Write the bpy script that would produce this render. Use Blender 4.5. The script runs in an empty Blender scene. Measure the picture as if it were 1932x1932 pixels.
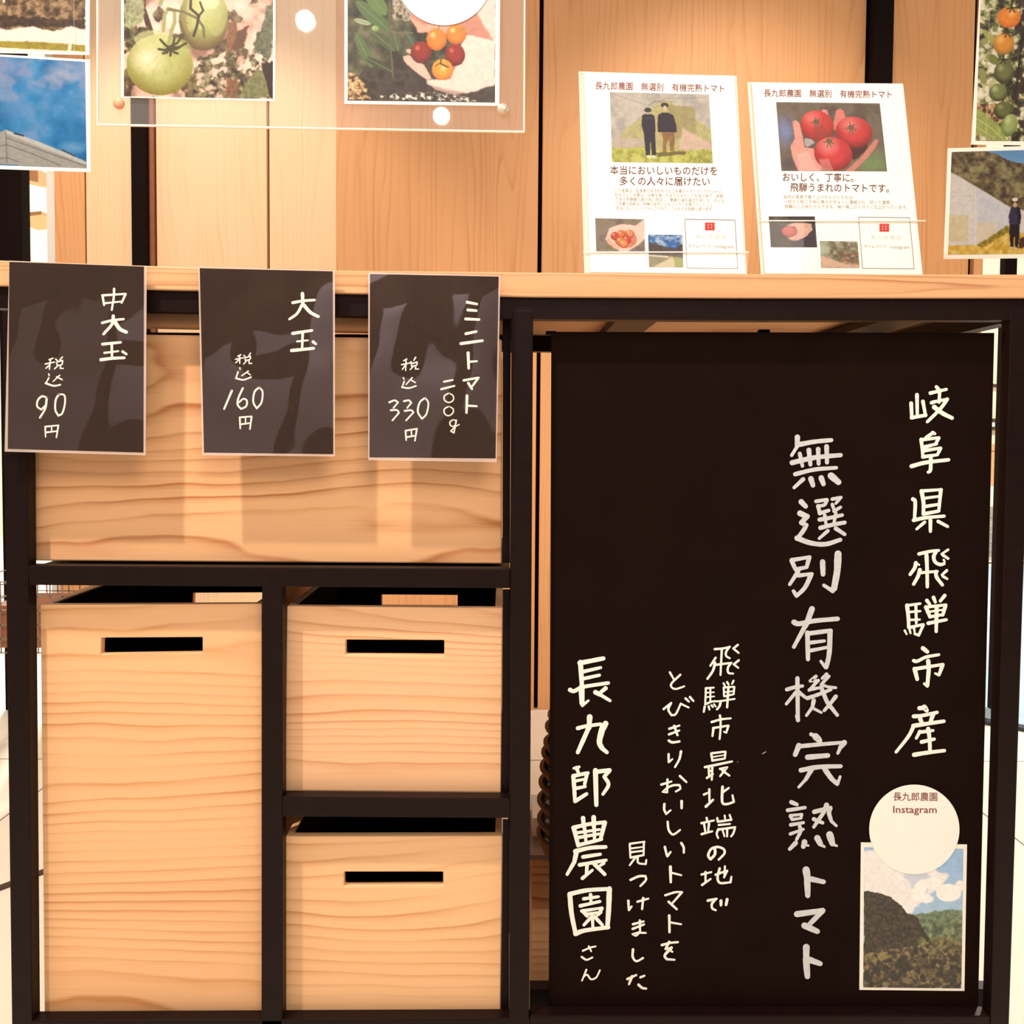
import bpy, math, random
import numpy as np
from mathutils import Vector, Matrix

SC = bpy.context.scene
COL = SC.collection
W = 1932.0
# ------------------------------------------------------------------ camera
F = 1650.0
PX0, PY0 = 973.0, 895.0
EYE = 0.92
PITCH, YAW, ROLL = math.radians(2.25), math.radians(0.8), 0.0075
CAM = Vector((0.0, -1.18, EYE))
_fwd = Vector((math.sin(YAW) * math.cos(PITCH), math.cos(YAW) * math.cos(PITCH), -math.sin(PITCH)))
_right = _fwd.cross(Vector((0, 0, 1))).normalized()
_up = _right.cross(_fwd)
_r = _right * math.cos(ROLL) + _up * math.sin(ROLL)
_u = _up * math.cos(ROLL) - _right * math.sin(ROLL)
RM = Matrix((_r, _u, -_fwd)).transposed()
cd = bpy.data.cameras.new('camera')
cd.sensor_width = 36.0
cd.lens = 36.0 * F / W
cd.shift_x = (W / 2 - PX0) / W
cd.shift_y = (PY0 - W / 2) / W
cd.clip_start = 0.02
cam = bpy.data.objects.new('camera', cd)
cam.matrix_world = Matrix.Translation(CAM) @ RM.to_4x4()
COL.objects.link(cam)
SC.camera = cam
# ------------------------------------------------------------------ view, world
SC.view_settings.view_transform = 'Standard'
SC.view_settings.look = 'None'
SC.view_settings.gamma = 1.0
SC.view_settings.use_curve_mapping = False
SC.view_settings.exposure = 0.2
wd = bpy.data.worlds.new('shop_light'); SC.world = wd
wd.use_nodes = True
_bg = wd.node_tree.nodes['Background']
_bg.inputs[0].default_value = (1.0, 0.88, 0.80, 1)
_bg.inputs[1].default_value = 0.42

def lamp(name, loc, target, power, radius, col, spot=None, blend=0.4, size=None):
    ld = bpy.data.lights.new(name, 'AREA' if size else ('SPOT' if spot else 'POINT'))
    ld.energy = power; ld.color = col
    if size:
        ld.shape = 'RECTANGLE'; ld.size, ld.size_y = size
    else:
        ld.shadow_soft_size = radius
        if spot: ld.spot_size = math.radians(spot); ld.spot_blend = blend
    o = bpy.data.objects.new(name, ld); COL.objects.link(o)
    o.location = loc
    o.rotation_euler = (Vector(target) - Vector(loc)).to_track_quat('-Z', 'Y').to_euler()
    return o

WARM = (1.0, 0.86, 0.73)
KEY = (-0.98, -0.72, 2.75)
lamp('key_downlight', KEY, (-0.35, 0.0, 0.75), 185, 0.03, WARM, spot=85, blend=0.7)
lamp('soft_fill', (0.7, -2.2, 2.85), (0.4, 0.0, 0.9), 36, 0, WARM, size=(1.2, 1.2))  # added soft fill from the front, no visible source
lamp('downlight_a', (-0.82, -2.07, 2.62), (-0.1, 0.2, 1.4), 9, 0.035, WARM, spot=50, blend=0.6)
lamp('downlight_b', (-0.34, -3.1, 2.62), (-0.1, 0.2, 1.4), 9, 0.04, WARM, spot=50, blend=0.6)
lamp('wall_spot', (-1.3, 0.55, 2.75), (-0.95, 1.77, 1.25), 60, 0.05, WARM, spot=62, blend=0.5)
lamp('wall_fill_right', (0.75, 0.75, 2.75), (0.75, 1.77, 1.2), 46, 0.06, WARM, spot=80, blend=0.8)  # added fill that brightens the right-hand timber panels
lamp('front_wall_fill', (-1.0, -3.6, 2.6), (-1, -4.6, 1.0), 260, 0.1, (1, .9, .85), spot=120, blend=.6)  # added lamp, lights the unseen front wall for the reflections
lamp('far_fill_left', (-2.6, 4.6, 2.8), (-2.3, 3.6, 0), 520, 0.15, (1, .93, .8))  # added fill, keeps the left background bright
lamp('far_fill_right', (3.1, 3.2, 2.7), (3, 3.6, 0), 420, 0.15, (1, .93, .8))  # added fill that whitens the background on the right

# ------------------------------------------------------------------ pixel rays -> points on true planes
def ray(px, py):
    return RM @ Vector(((px - PX0) / F, -(py - PY0) / F, -1.0))

def at(px, py, Y):
    d = ray(px, py)
    return CAM + d * ((Y - CAM.y) / d.y)

def on_floor(px, py, z=0.0):
    d = ray(px, py)
    return CAM + d * ((z - CAM.z) / d.z)

RMN = np.array(RM); CN = np.array(CAM)
class Plane:
    """a flat sheet standing in the scene: point p0, normal n; maps photo positions on it to points"""
    def __init__(s, p0, n): s.p0 = np.array(p0, float); s.n = np.array(n, float) / np.linalg.norm(n)
    def pts(s, px, py, off=0.0):
        px = np.asarray(px, float); py = np.asarray(py, float)
        d = np.stack([(px - PX0) / F, -(py - PY0) / F, -np.ones_like(px)], -1) @ RMN.T
        t = ((s.p0 - CN) @ s.n + off) / (d @ s.n)
        return CN + d * t[..., None]

def vplane(Y): return Plane((0, Y, 0), (0, 1, 0))

# ------------------------------------------------------------------ object helpers
def link(name, me, mat, parent=None, loc=None):
    o = bpy.data.objects.new(name, me); COL.objects.link(o)
    if mat is not None:
        me.materials.append(mat)
    root = Vector((0, 0, 0))
    if parent is not None:
        r = parent
        while r is not None:
            root = root + Vector(r.location); r = r.parent
        o.parent = parent
    elif loc is not None:
        root = Vector(loc); o.location = root
    if root.length > 0:
        me.transform(Matrix.Translation(-root))
    return o

def mesh(name, V, Fc, mat, parent=None, loc=None, smooth=False, bevel=0.0):
    me = bpy.data.meshes.new(name)
    me.from_pydata([tuple(v) for v in V], [], Fc)
    me.validate(); me.update()
    if smooth:
        for p in me.polygons: p.use_smooth = True
    o = link(name, me, mat, parent, loc)
    if bevel > 0:
        b = o.modifiers.new('bevel', 'BEVEL'); b.width = bevel; b.segments = 2; b.limit_method = 'ANGLE'
    return o

def thing(name, label, cat, loc, group=None):
    o = bpy.data.objects.new(name, None); COL.objects.link(o)
    o.empty_display_size = 0.05
    o.location = loc; o['label'] = label; o['category'] = cat
    if group: o['group'] = group
    return o

def tag(o, label, cat, group=None, kind=None):
    if label: o['label'] = label
    if cat: o['category'] = cat
    if group: o['group'] = group
    if kind: o['kind'] = kind
    return o

class MB:
    def __init__(s): s.V = []; s.F = []
    def prism(s, front, back):
        """two matching loops -> closed solid (loops may be non-convex ngons)"""
        n = len(front); b = len(s.V)
        s.V += [Vector(p) for p in front] + [Vector(p) for p in back]
        s.F.append(list(range(b, b + n))); s.F.append(list(range(b + 2 * n - 1, b + n - 1, -1)))
        for i in range(n):
            j = (i + 1) % n
            s.F.append([b + j, b + i, b + n + i, b + n + j])
        return s
    def box(s, x0, x1, y0, y1, z0, z1):
        f = [(x0, y0, z1), (x1, y0, z1), (x1, y0, z0), (x0, y0, z0)]
        return s.prism(f, [(a, y1, c) for a, b_, c in f])
    def slab(s, corners, Y, th):
        f = [at(x, y, Y) for x, y in corners]
        return s.prism(f, [p + Vector((0, th, 0)) for p in f])
    def band(s, top, bottom, Y, th):
        for i in range(len(top) - 1):
            s.slab([top[i], top[i + 1], bottom[i + 1], bottom[i]], Y, th)
        return s
    def build(s, name, mat, parent=None, loc=None, bevel=0.0, smooth=False):
        return mesh(name, s.V, s.F, mat, parent, loc, smooth, bevel)

# ------------------------------------------------------------------ materials
def lin(c):
    c = np.asarray(c, float) / 255.0
    return np.where(c <= 0.04045, c / 12.92, ((c + 0.055) / 1.055) ** 2.4)

def new_mat(name):
    m = bpy.data.materials.new(name); m.use_nodes = True
    nt = m.node_tree; b = nt.nodes['Principled BSDF']
    return m, nt, b

def N(nt, typ, **kw):
    n = nt.nodes.new(typ)
    for k, v in kw.items(): setattr(n, k, v)
    return n

def plain(name, rgb, rough=0.5, noise=0.0, metal=0.0, spec=0.5, nscale=30.0, bump=0.0, coat=0.0):
    m, nt, b = new_mat(name)
    c = lin(rgb)
    b.inputs['Roughness'].default_value = rough; b.inputs['Metallic'].default_value = metal
    b.inputs['Specular IOR Level'].default_value = spec
    b.inputs['Coat Weight'].default_value = coat; b.inputs['Coat Roughness'].default_value = 0.05
    tc = N(nt, 'ShaderNodeTexCoord'); nz = N(nt, 'ShaderNodeTexNoise')
    nz.inputs['Scale'].default_value = nscale; nz.inputs['Detail'].default_value = 4
    nt.links.new(tc.outputs['Object'], nz.inputs['Vector'])
    rp = N(nt, 'ShaderNodeValToRGB')
    e = rp.color_ramp.elements
    e[0].position = 0.3; e[1].position = 0.7
    e[0].color = (*[x * (1 - noise) for x in c], 1); e[1].color = (*[min(1, x * (1 + noise)) for x in c], 1)
    nt.links.new(nz.outputs['Fac'], rp.inputs['Fac']); nt.links.new(rp.outputs['Color'], b.inputs['Base Color'])
    if bump > 0:
        bp = N(nt, 'ShaderNodeBump'); bp.inputs['Strength'].default_value = bump; bp.inputs['Distance'].default_value = 0.002
        nt.links.new(nz.outputs['Fac'], bp.inputs['Height']); nt.links.new(bp.outputs['Normal'], b.inputs['Normal'])
    return m

def wood(name, light, dark, horizontal=True, rings=70.0, amp=2.4, seed=0.0, along=1.1, across=4.5, contrast=1.0, rough=0.5, line=0.55):
    """softwood with growth rings: contour lines of a stretched noise field plus a steady ring count across the board"""
    m, nt, b = new_mat(name)
    L = nt.links.new
    tc = N(nt, 'ShaderNodeTexCoord'); sp = N(nt, 'ShaderNodeSeparateXYZ')
    L(tc.outputs['Object'], sp.inputs[0])
    A, C = ('X', 'Z') if horizontal else ('Z', 'X')
    def mth(op, a, bb=None, c=None):
        n = N(nt, 'ShaderNodeMath', operation=op)
        for i, v in enumerate((a, bb, c)):
            if v is None: continue
            if isinstance(v, (int, float)): n.inputs[i].default_value = v
            else: L(v, n.inputs[i])
        return n.outputs[0]
    def nz(sa, sc, det, off, dist=0.0):
        cb = N(nt, 'ShaderNodeCombineXYZ')
        L(mth('MULTIPLY', sp.outputs[A], sa), cb.inputs[0]); L(mth('MULTIPLY', sp.outputs[C], sc), cb.inputs[1])
        L(mth('ADD', mth('MULTIPLY', sp.outputs['Y'], 2.0), off), cb.inputs[2])
        n = N(nt, 'ShaderNodeTexNoise'); n.inputs['Scale'].default_value = 1.0; n.inputs['Detail'].default_value = det
        n.inputs['Roughness'].default_value = 0.45; n.inputs['Distortion'].default_value = dist
        L(cb.outputs[0], n.inputs['Vector']); return n.outputs['Fac']
    big = nz(along, across, 1.0, seed, 0.2)
    med = nz(along * 5, across * 3, 2.0, seed + 7.3)
    wide = nz(0.15, across * 1.6, 1.0, seed + 21.0)
    ring = mth('ADD', mth('MULTIPLY', sp.outputs[C], rings), mth('MULTIPLY', big, amp * 4))
    ring = mth('ADD', ring, mth('MULTIPLY', med, 1.1))
    ring = mth('ADD', ring, mth('MULTIPLY', wide, rings * 0.16))
    fr = mth('FRACT', ring)
    rp = N(nt, 'ShaderNodeValToRGB'); cr = rp.color_ramp
    cr.elements[0].position = 0.0; cr.elements[0].color = (0, 0, 0, 1)
    cr.elements[1].position = 1.0; cr.elements[1].color = (0, 0, 0, 1)
    for p, v in ((0.45, 0.08), (0.74, 0.45), (0.88, 1.0), (0.95, 0.35)):
        e = cr.elements.new(p); e.color = (v, v, v, 1)
    L(fr, rp.inputs['Fac'])
    strength = nz(along * 2.2, across * 6, 2.0, seed + 3.1)
    s1 = mth('MULTIPLY', mth('MULTIPLY', rp.outputs['Color'], mth('POWER', strength, 2.2)), 3.1 * contrast * line / 0.55)
    fib = nz(6.0, 420.0, 2.0, seed + 1.0)
    blot = nz(along * 1.5, across * 2.0, 2.0, seed + 11.0)
    fac = mth('ADD', s1, mth('MULTIPLY', mth('SUBTRACT', fib, 0.5), 0.35))
    fac = mth('ADD', fac, mth('MULTIPLY', mth('SUBTRACT', blot, 0.5), 0.7))
    mx = N(nt, 'ShaderNodeMix', data_type='RGBA'); mx.clamp_factor = True
    L(fac, mx.inputs['Factor'])
    mx.inputs['A'].default_value = (*lin(light), 1); mx.inputs['B'].default_value = (*lin(dark), 1)
    L(mx.outputs['Result'], b.inputs['Base Color'])
    b.inputs['Roughness'].default_value = rough
    b.inputs['Specular IOR Level'].default_value = 0.35
    bp = N(nt, 'ShaderNodeBump'); bp.inputs['Strength'].default_value = 0.12; bp.inputs['Distance'].default_value = 0.0006
    L(fac, bp.inputs['Height']); L(bp.outputs['Normal'], b.inputs['Normal'])
    return m

def print_mat(name, rough=0.35, coat=0.3):
    m, nt, b = new_mat(name)
    a = N(nt, 'ShaderNodeAttribute'); a.attribute_name = 'ink'
    nt.links.new(a.outputs['Color'], b.inputs['Base Color'])
    b.inputs['Roughness'].default_value = rough
    b.inputs['Coat Weight'].default_value = coat; b.inputs['Coat Roughness'].default_value = 0.04
    return m

def clear(name, tint=(1, 1, 1), haze=0.05, rough=0.01, ior=1.45, hazecol=(1, .95, .9), bump=0.0, bscale=9.0):
    m, nt, b = new_mat(name)
    nt.nodes.remove(b)
    out = nt.nodes['Material Output']; L = nt.links.new
    tr = N(nt, 'ShaderNodeBsdfTransparent'); tr.inputs[0].default_value = (*tint, 1)
    gl = N(nt, 'ShaderNodeBsdfGlossy'); gl.inputs['Roughness'].default_value = rough; gl.inputs[0].default_value = (1, 1, 1, 1)
    df = N(nt, 'ShaderNodeBsdfDiffuse'); df.inputs[0].default_value = (*hazecol, 1)
    fr = N(nt, 'ShaderNodeFresnel'); ge = N(nt, 'ShaderNodeNewGeometry')
    sg = N(nt, 'ShaderNodeMath', operation='MULTIPLY_ADD'); sg.inputs[1].default_value = -2.0; sg.inputs[2].default_value = 1.0
    pw = N(nt, 'ShaderNodeMath', operation='POWER'); pw.inputs[0].default_value = ior
    L(ge.outputs['Backfacing'], sg.inputs[0]); L(sg.outputs[0], pw.inputs[1]); L(pw.outputs[0], fr.inputs[0])
    m1 = N(nt, 'ShaderNodeMixShader'); m1.inputs[0].default_value = haze
    m2 = N(nt, 'ShaderNodeMixShader')
    L(tr.outputs[0], m1.inputs[1]); L(df.outputs[0], m1.inputs[2])
    L(fr.outputs[0], m2.inputs[0]); L(m1.outputs[0], m2.inputs[1]); L(gl.outputs[0], m2.inputs[2])
    L(m2.outputs[0], out.inputs['Surface'])
    if bump > 0:
        tc = N(nt, 'ShaderNodeTexCoord'); nz = N(nt, 'ShaderNodeTexNoise'); nz.inputs['Scale'].default_value = bscale
        nz.inputs['Detail'].default_value = 0.4
        bp = N(nt, 'ShaderNodeBump'); bp.inputs['Strength'].default_value = bump; bp.inputs['Distance'].default_value = 0.01
        L(tc.outputs['Object'], nz.inputs['Vector']); L(nz.outputs['Fac'], bp.inputs['Height'])
        L(bp.outputs['Normal'], gl.inputs['Normal'])
    return m

M = {}
M['steel'] = plain('black_steel', (25, 11, 9), 0.45, 0.15, nscale=60, bump=0.05, spec=0.14)
M['black'] = plain('box_shade_and_bumper_black', (8, 4, 4), 0.9, 0.1, spec=0.1)  # board bumpers, and the shade inside the boxes as a colour
M['board'] = plain('blackboard_paint', (26, 13, 9), 0.8, 0.12, nscale=14, spec=0.05)
M['wallblack'] = plain('black_post', (22, 10, 7), 0.8, 0.1, spec=0.1)
M['chalk'] = plain('white_marker', (252, 246, 236), 0.7, 0.03, nscale=150)
M['chalkgrey'] = plain('grey_white_marker', (206, 208, 212), 0.7, 0.10, nscale=120)
M['paper'] = plain('paper', (250, 246, 238), 0.55, 0.01, spec=0.3)
M['photopaper'] = plain('photo_paper_border', (250, 244, 232), 0.3, 0.01, coat=0.2)
M['print'] = print_mat('printed_ink')
M['printmatte'] = print_mat('printed_ink_on_paper', 0.6, 0.0)
M['cardblack'] = plain('black_card', (42, 25, 17), 0.7, 0.12, nscale=40, spec=0.05)
M['film'] = clear('laminate_film', haze=0.02, hazecol=(.95, .8, .72), rough=0.03, ior=1.5, bump=0.5, bscale=11)
M['acryl'] = clear('acrylic_sheet', haze=0.05, rough=0.02)
M['acrylclear'] = clear('acrylic_thin', haze=0.0, rough=0.02, ior=1.18)
M['edge'] = clear('acrylic_cut_edge', haze=0.75, hazecol=(1, .93, .82), rough=0.2)
M['ink'] = plain('brown_ink', (96, 48, 44), 0.7, 0.02)
M['inkred'] = plain('dark_red_ink', (128, 62, 60), 0.7, 0.02)
M['inkgrey'] = plain('grey_ink', (158, 150, 146), 0.7, 0.02)
M['inkpale'] = plain('pale_ink', (222, 216, 208), 0.7, 0.02)
M['inkline'] = plain('line_ink', (120, 110, 104), 0.7, 0.02)
M['logo'] = plain('red_ink', (205, 60, 50), 0.7, 0.02)
M['box'] = wood('box_cedar', (244, 192, 142), (212, 146, 90), True, 58, 2.4, 3.0, along=1.1, across=3.4, contrast=.85)
M['box2'] = wood('box_cedar_pink', (246, 196, 150), (216, 154, 106), True, 60, 2.2, 19.0, along=1.0, across=4.2)
M['box3'] = wood('box_cedar_light', (246, 196, 146), (216, 154, 102), True, 50, 2.4, 41.0, along=1.0, across=4.0)
M['drawer'] = wood('drawer_cedar', (242, 188, 138), (190, 122, 70), True, 46, 3.0, 27.0, along=1.2, across=4.4, contrast=1.0)
M['counter'] = wood('counter_cedar', (226, 176, 130), (186, 126, 84), True, 130, 0.8, 8.0, along=0.9, across=8)
M['wall'] = wood('panel_cedar', (230, 172, 118), (202, 136, 84), False, 42, 1.5, 5.0, along=0.8, across=5.0, contrast=0.75, line=0.4)
M['wall2'] = wood('panel_cedar_b', (230, 170, 116), (202, 136, 84), False, 36, 1.9, 15.0, along=0.7, across=6.0, contrast=0.75, line=0.4)
M['wall_lit'] = wood('panel_cedar_lit', (250, 214, 172), (236, 190, 138), False, 40, 1.6, 25.0, along=0.8, across=5.0, contrast=0.6, line=0.4)  # left panels' extra brightness under the lamp, put into the wood colour
M['crate'] = wood('crate_wood', (214, 150, 92), (150, 88, 40), True, 60, 1.6, 12.0)
M['bowl'] = wood('bowl_wood', (118, 78, 50), (64, 36, 22), True, 90, 1.0, 2.0, rough=0.6)
M['grey'] = plain('grey_metal', (128, 108, 98), 0.4, 0.1, spec=0.4)
M['floor'] = plain('cream_floor', (250, 244, 226), 0.5, 0.02, nscale=4)
M['farwall'] = plain('cream_wall', (252, 238, 212), 0.8, 0.02, nscale=3)
M['white'] = plain('white_paint', (250, 246, 236), 0.6, 0.01)
M['joint'] = plain('floor_joint', (150, 140, 128), 0.8, 0.02)
M['darkstrip'] = plain('dark_strip', (80, 56, 40), 0.7, 0.1)
M['mat'] = plain('blue_mat', (176, 206, 228), 0.8, 0.10, nscale=2.5)
M['matedge'] = plain('mat_edge', (44, 52, 66), 0.8, 0.05)
M['tablewood'] = plain('orange_wood', (228, 166, 116), 0.5, 0.06)
M['wire'] = plain('wire', (150, 136, 124), 0.35, 0.02, metal=0.6)
M['darkred'] = plain('reddish_wood', (150, 92, 60), 0.6, 0.1)
M['slatgrey'] = plain('grey_slat', (150, 142, 140), 0.6, 0.03)
M['pin'] = plain('bronze_pin', (214, 158, 120), 0.45, 0.05, metal=0.0)
M['pinw'] = plain('silver_pin', (214, 206, 186), 0.25, 0.03, metal=0.4)
M['lampbody'] = plain('lamp_body', (230, 224, 214), 0.5, 0.02)
M['darkwall'] = plain('brown_wall', (70, 44, 32), 0.7, 0.1, nscale=3)
M['violet'] = plain('reflection_panel', (196, 180, 190), 0.6, 0.05)
# ================================================================== SETTING
YW = 1.77                                   # plane of the timber panels behind the counter
def structure(o): o['kind'] = 'structure'; return o

# floor with tile joints
fl = structure(MB().box(-6, 6, -4.7, 7.6, -0.06, 0.0).build('floor', M['floor']))
for x in (-3.6, -2.4, -1.2, 0.0, 1.2, 2.4, 3.6):
    MB().box(x - .002, x + .002, -2.5, 7.5, 0.0, 0.0006).build('tile_joint', M['joint'], fl)
for y in (0.1, 1.3, 2.5, 3.7, 4.9):
    MB().box(-5.9, 5.9, y - .002, y + .002, 0.0, 0.0006).build('tile_joint', M['joint'], fl)
# dark strip crossing the floor, far left
a, b_ = on_floor(-60, 1695), on_floor(170, 1610)
a2, b2 = on_floor(-60, 1704), on_floor(170, 1617)
MB().prism([p + Vector((0, 0, .004)) for p in (a, b_, b2, a2)], [p + Vector((0, 0, -.001)) for p in (a, b_, b2, a2)]).build('floor_strip', M['darkstrip'], fl)
structure(MB().box(-6, 6, 7.0, 7.1, 0, 5.5).build('wall_far', M['farwall']))

def wx(px, py=300): return at(px, py, YW).x
zt, zb = 2.75, at(1020, 1345, YW).z
wall = structure(thing('wall_back', '', '', (wx(900), YW, zb)))
del wall['label']; del wall['category']
g = 0.0025
def panel(x0, x1, mt, dy=0.0, py=300):
    return MB().box(wx(x0, py) + g, wx(x1, py) - g, YW + dy, YW + dy + .03, zb, zt).build('panel', M[mt], wall, bevel=.002)
panel(100, 160, 'wall2'); panel(160, 257, 'wall_lit')
panel(293, 504.5, 'wall_lit'); panel(506.5, 636.5, 'wall_lit', 0.0); panel(634, 1017, 'wall2', -0.006)
panel(1022, 1630, 'wall', 0.0); panel(1669, 1834, 'wall2'); panel(1842, 1862, 'wall')
MB().box(wx(100), wx(1862), YW + .032, YW + .08, zb + .01, zt).build('backing', M['wallblack'], wall)
def post(n, x0, x1, dy, w=0.05, z1=2.75):
    return structure(MB().box(wx(x0), wx(x1), YW + dy, YW + dy + w, 0, z1).build(n, M['wallblack']))
post('trim_1', 258, 283, -.045, .07)
structure(MB().box(wx(283), wx(292), YW - .01, YW + .03, 0, 2.75).build('trim_2', M['darkred']))
post('trim_3', 1634, 1668, -.05, .075)
post('trim_4', 1, 46, -.02, .05)
post('trim_5', 1902, 1925, 0, .03)
structure(MB().box(wx(72), wx(99), YW + .05, YW + .12, 0, 2.75).build('trim_6', M['white']))
# unseen shop side behind the camera, wall and panels added for the card reflections
wf_ = structure(MB().box(-5, 5, -4.7, -4.6, 0, 3.0).build('wall_front', M['darkwall']))
for x0, x1, z0, z1 in ((-3.6, -2.75, .5, 1.9), (-2.3, -1.5, .25, 1.5), (-1.15, -.55, .2, 2.1), (-.1, .5, .9, 1.9), (1.0, 2.4, .6, 1.7)):
    MB().box(x0, x1, -4.6, -4.57, z0, z1).build('panel', M['violet'], wf_)
# things beyond the opening on the left
ob = MB().slab([(30, 300), (72, 318), (72, 344), (30, 335)], 3.6, .12)
o = ob.build('wooden_beam', M['tablewood'], loc=at(50, 330, 3.6)); structure(o)
o.name = 'trim_7'
o = MB().slab([(20, 404), (78, 398), (78, 405), (20, 412)], 3.2, .25).build('trim_8', M['tablewood'], loc=at(50, 404, 3.2)); structure(o)

# wire basket with brown crate, seen past the left post
def wire_basket():
    Yb = 1.15
    c = at(30, 1165, Yb)
    root = thing('wire_basket', 'wire basket with a brown crate in it, past the left rack post', 'basket', (c.x, Yb + .15, at(30, 1232, Yb).z))
    x0, x1 = at(-70, 1165, Yb).x, at(118, 1165, Yb).x
    z0, z1 = at(30, 1232, Yb).z, at(30, 1098, Yb).z
    mb = MB(); r = .0014
    n = 8
    for i in range(n + 1):
        x = x0 + (x1 - x0) * i / n
        mb.box(x - r, x + r, Yb, Yb + 2 * r, z0, z1); mb.box(x - r, x + r, Yb + .3, Yb + .3 + 2 * r, z0, z1)
    for k in range(6):
        z = z0 + (z1 - z0) * k / 5
        mb.box(x0, x1, Yb, Yb + 2 * r, z - r, z + r); mb.box(x0, x1, Yb + .3, Yb + .3 + 2 * r, z - r, z + r)
        for x in (x0, x1): mb.box(x - r, x + r, Yb, Yb + .3, z - r, z + r)
    mb.build('wire_mesh', M['wire'], root)
    MB().box(at(-40, 1165, Yb).x, at(84, 1165, Yb).x, Yb + .05, Yb + .25, z0 + .002, at(30, 1150, Yb).z).build('crate', M['darkred'], root)
    # four legs down to the floor
    for x in (x0 + .01, x1 - .01):
        for y in (Yb + .01, Yb + .29):
            MB().box(x - .006, x + .006, y - .006, y + .006, 0, z0).build('leg', M['wire'], root)
wire_basket()
# dark round pot at the very left edge
def lathe(name, prof, c, mat, parent=None, loc=None, n=40, smooth=True):
    V, Fc = [], []
    for r, z in prof:
        for i in range(n):
            t = 2 * math.pi * i / n; V.append((c[0] + r * math.cos(t), c[1] + r * math.sin(t), c[2] + z))
    for k in range(len(prof) - 1):
        for i in range(n):
            j = (i + 1) % n
            Fc.append([k * n + i, k * n + j, (k + 1) * n + j, (k + 1) * n + i])
    return mesh(name, V, Fc, mat, parent, loc, smooth=smooth)

# far right: blue mat, slatted stand, wooden stool
mz = .006
q = [on_floor(1790, 1352), on_floor(1990, 1388), on_floor(1990, 1070), on_floor(1790, 1070)]
mt = MB().prism([Vector((p.x, p.y, mz)) for p in q], [Vector((p.x, p.y, 0)) for p in q]).build('floor_mat', M['mat'], loc=(q[0].x, q[0].y, 0))
tag(mt, 'pale blue mat on the floor past the right rack post', 'mat')
e0, e1 = q[0], q[1]
dv = (e1 - e0).normalized() ; pv = Vector((dv.y, -dv.x, 0)) * .02
eq = [e0 + pv, e1 + pv, e1 - pv, e0 - pv]
MB().prism([Vector((p.x, p.y, .012)) for p in eq], [Vector((p.x, p.y, .0)) for p in eq]).build('edge_binding', M['matedge'], mt)

Ys = 5.4
rs = thing('slatted_stand', 'low stand of grey and white slats beyond the blue mat', 'stand', (at(1880, 1060, Ys).x, Ys + .2, 0))
sx0, sx1 = at(1800, 1000, Ys).x, at(1990, 1000, Ys).x
ys = [961, 971, 978, 984, 993, 1001, 1009, 1018, 1026, 1034, 1042, 1050, 1062]
for i in range(len(ys) - 1):
    za, zc = at(1880, ys[i], Ys).z, at(1880, ys[i + 1], Ys).z
    MB().box(sx0, sx1, Ys + (.03 if i % 2 else 0), Ys + .3, max(zc, 0), za).build('slat', M['slatgrey'] if i % 2 == 0 else M['white'], rs)
for x in (sx0 + .02, sx1 - .06):
    MB().box(x, x + .04, Ys + .05, Ys + .25, 0, at(1880, 1062, Ys).z + .001).build('leg', M['slatgrey'], rs)
Yt = 6.0
pz = at(1870, 918, 5.95).z
plinth = MB().box(at(1800, 900, 5.95).x, at(2000, 900, 5.95).x, 5.9, 6.5, 0, pz).build('plinth', M['white'], loc=(at(1880, 900, 5.95).x, 6.2, 0))
tag(plinth, 'white plinth under the orange wooden stool at the far right', 'plinth')
tb = thing('wooden_stool', 'orange wooden stool seen in the gap right of the blackboard', 'stool', (at(1872, 900, Yt).x, Yt + .15, pz))
MB().slab([(1820, 836), (1886, 838), (1886, 850), (1820, 849)], Yt, .3).build('seat', M['tablewood'], tb)
lz = at(1870, 849, Yt).z
for x in (1834, 1872):
    xx = at(x, 880, Yt).x
    for yy in (Yt + .02, Yt + .26):
        MB().box(xx, xx + .03, yy, yy + .03, pz, lz).build('leg', M['tablewood'], tb)
MB().slab([(1836, 872), (1876, 874), (1876, 880), (1836, 878)], Yt + .03, .02).build('stretcher', M['tablewood'], tb)
wf = MB().slab([(1840, 789), (1893, 790), (1893, 812), (1840, 811)], 6.9, .05).build('wall_sign', M['darkstrip'], loc=at(1866, 800, 6.9))
tag(wf, 'small dark plate with a white spot on the far cream wall', 'sign')
MB().slab([(1872, 797), (1877, 797), (1877, 805), (1872, 805)], 6.885, .015).build('spot', M['white'], wf)
ws = MB().slab([(1874, 724), (1892, 726), (1892, 731), (1874, 730)], 6.9, .05).build('wall_bracket', M['darkstrip'], loc=at(1880, 728, 6.9))
tag(ws, 'tiny dark bracket high on the far cream wall', 'bracket')

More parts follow.
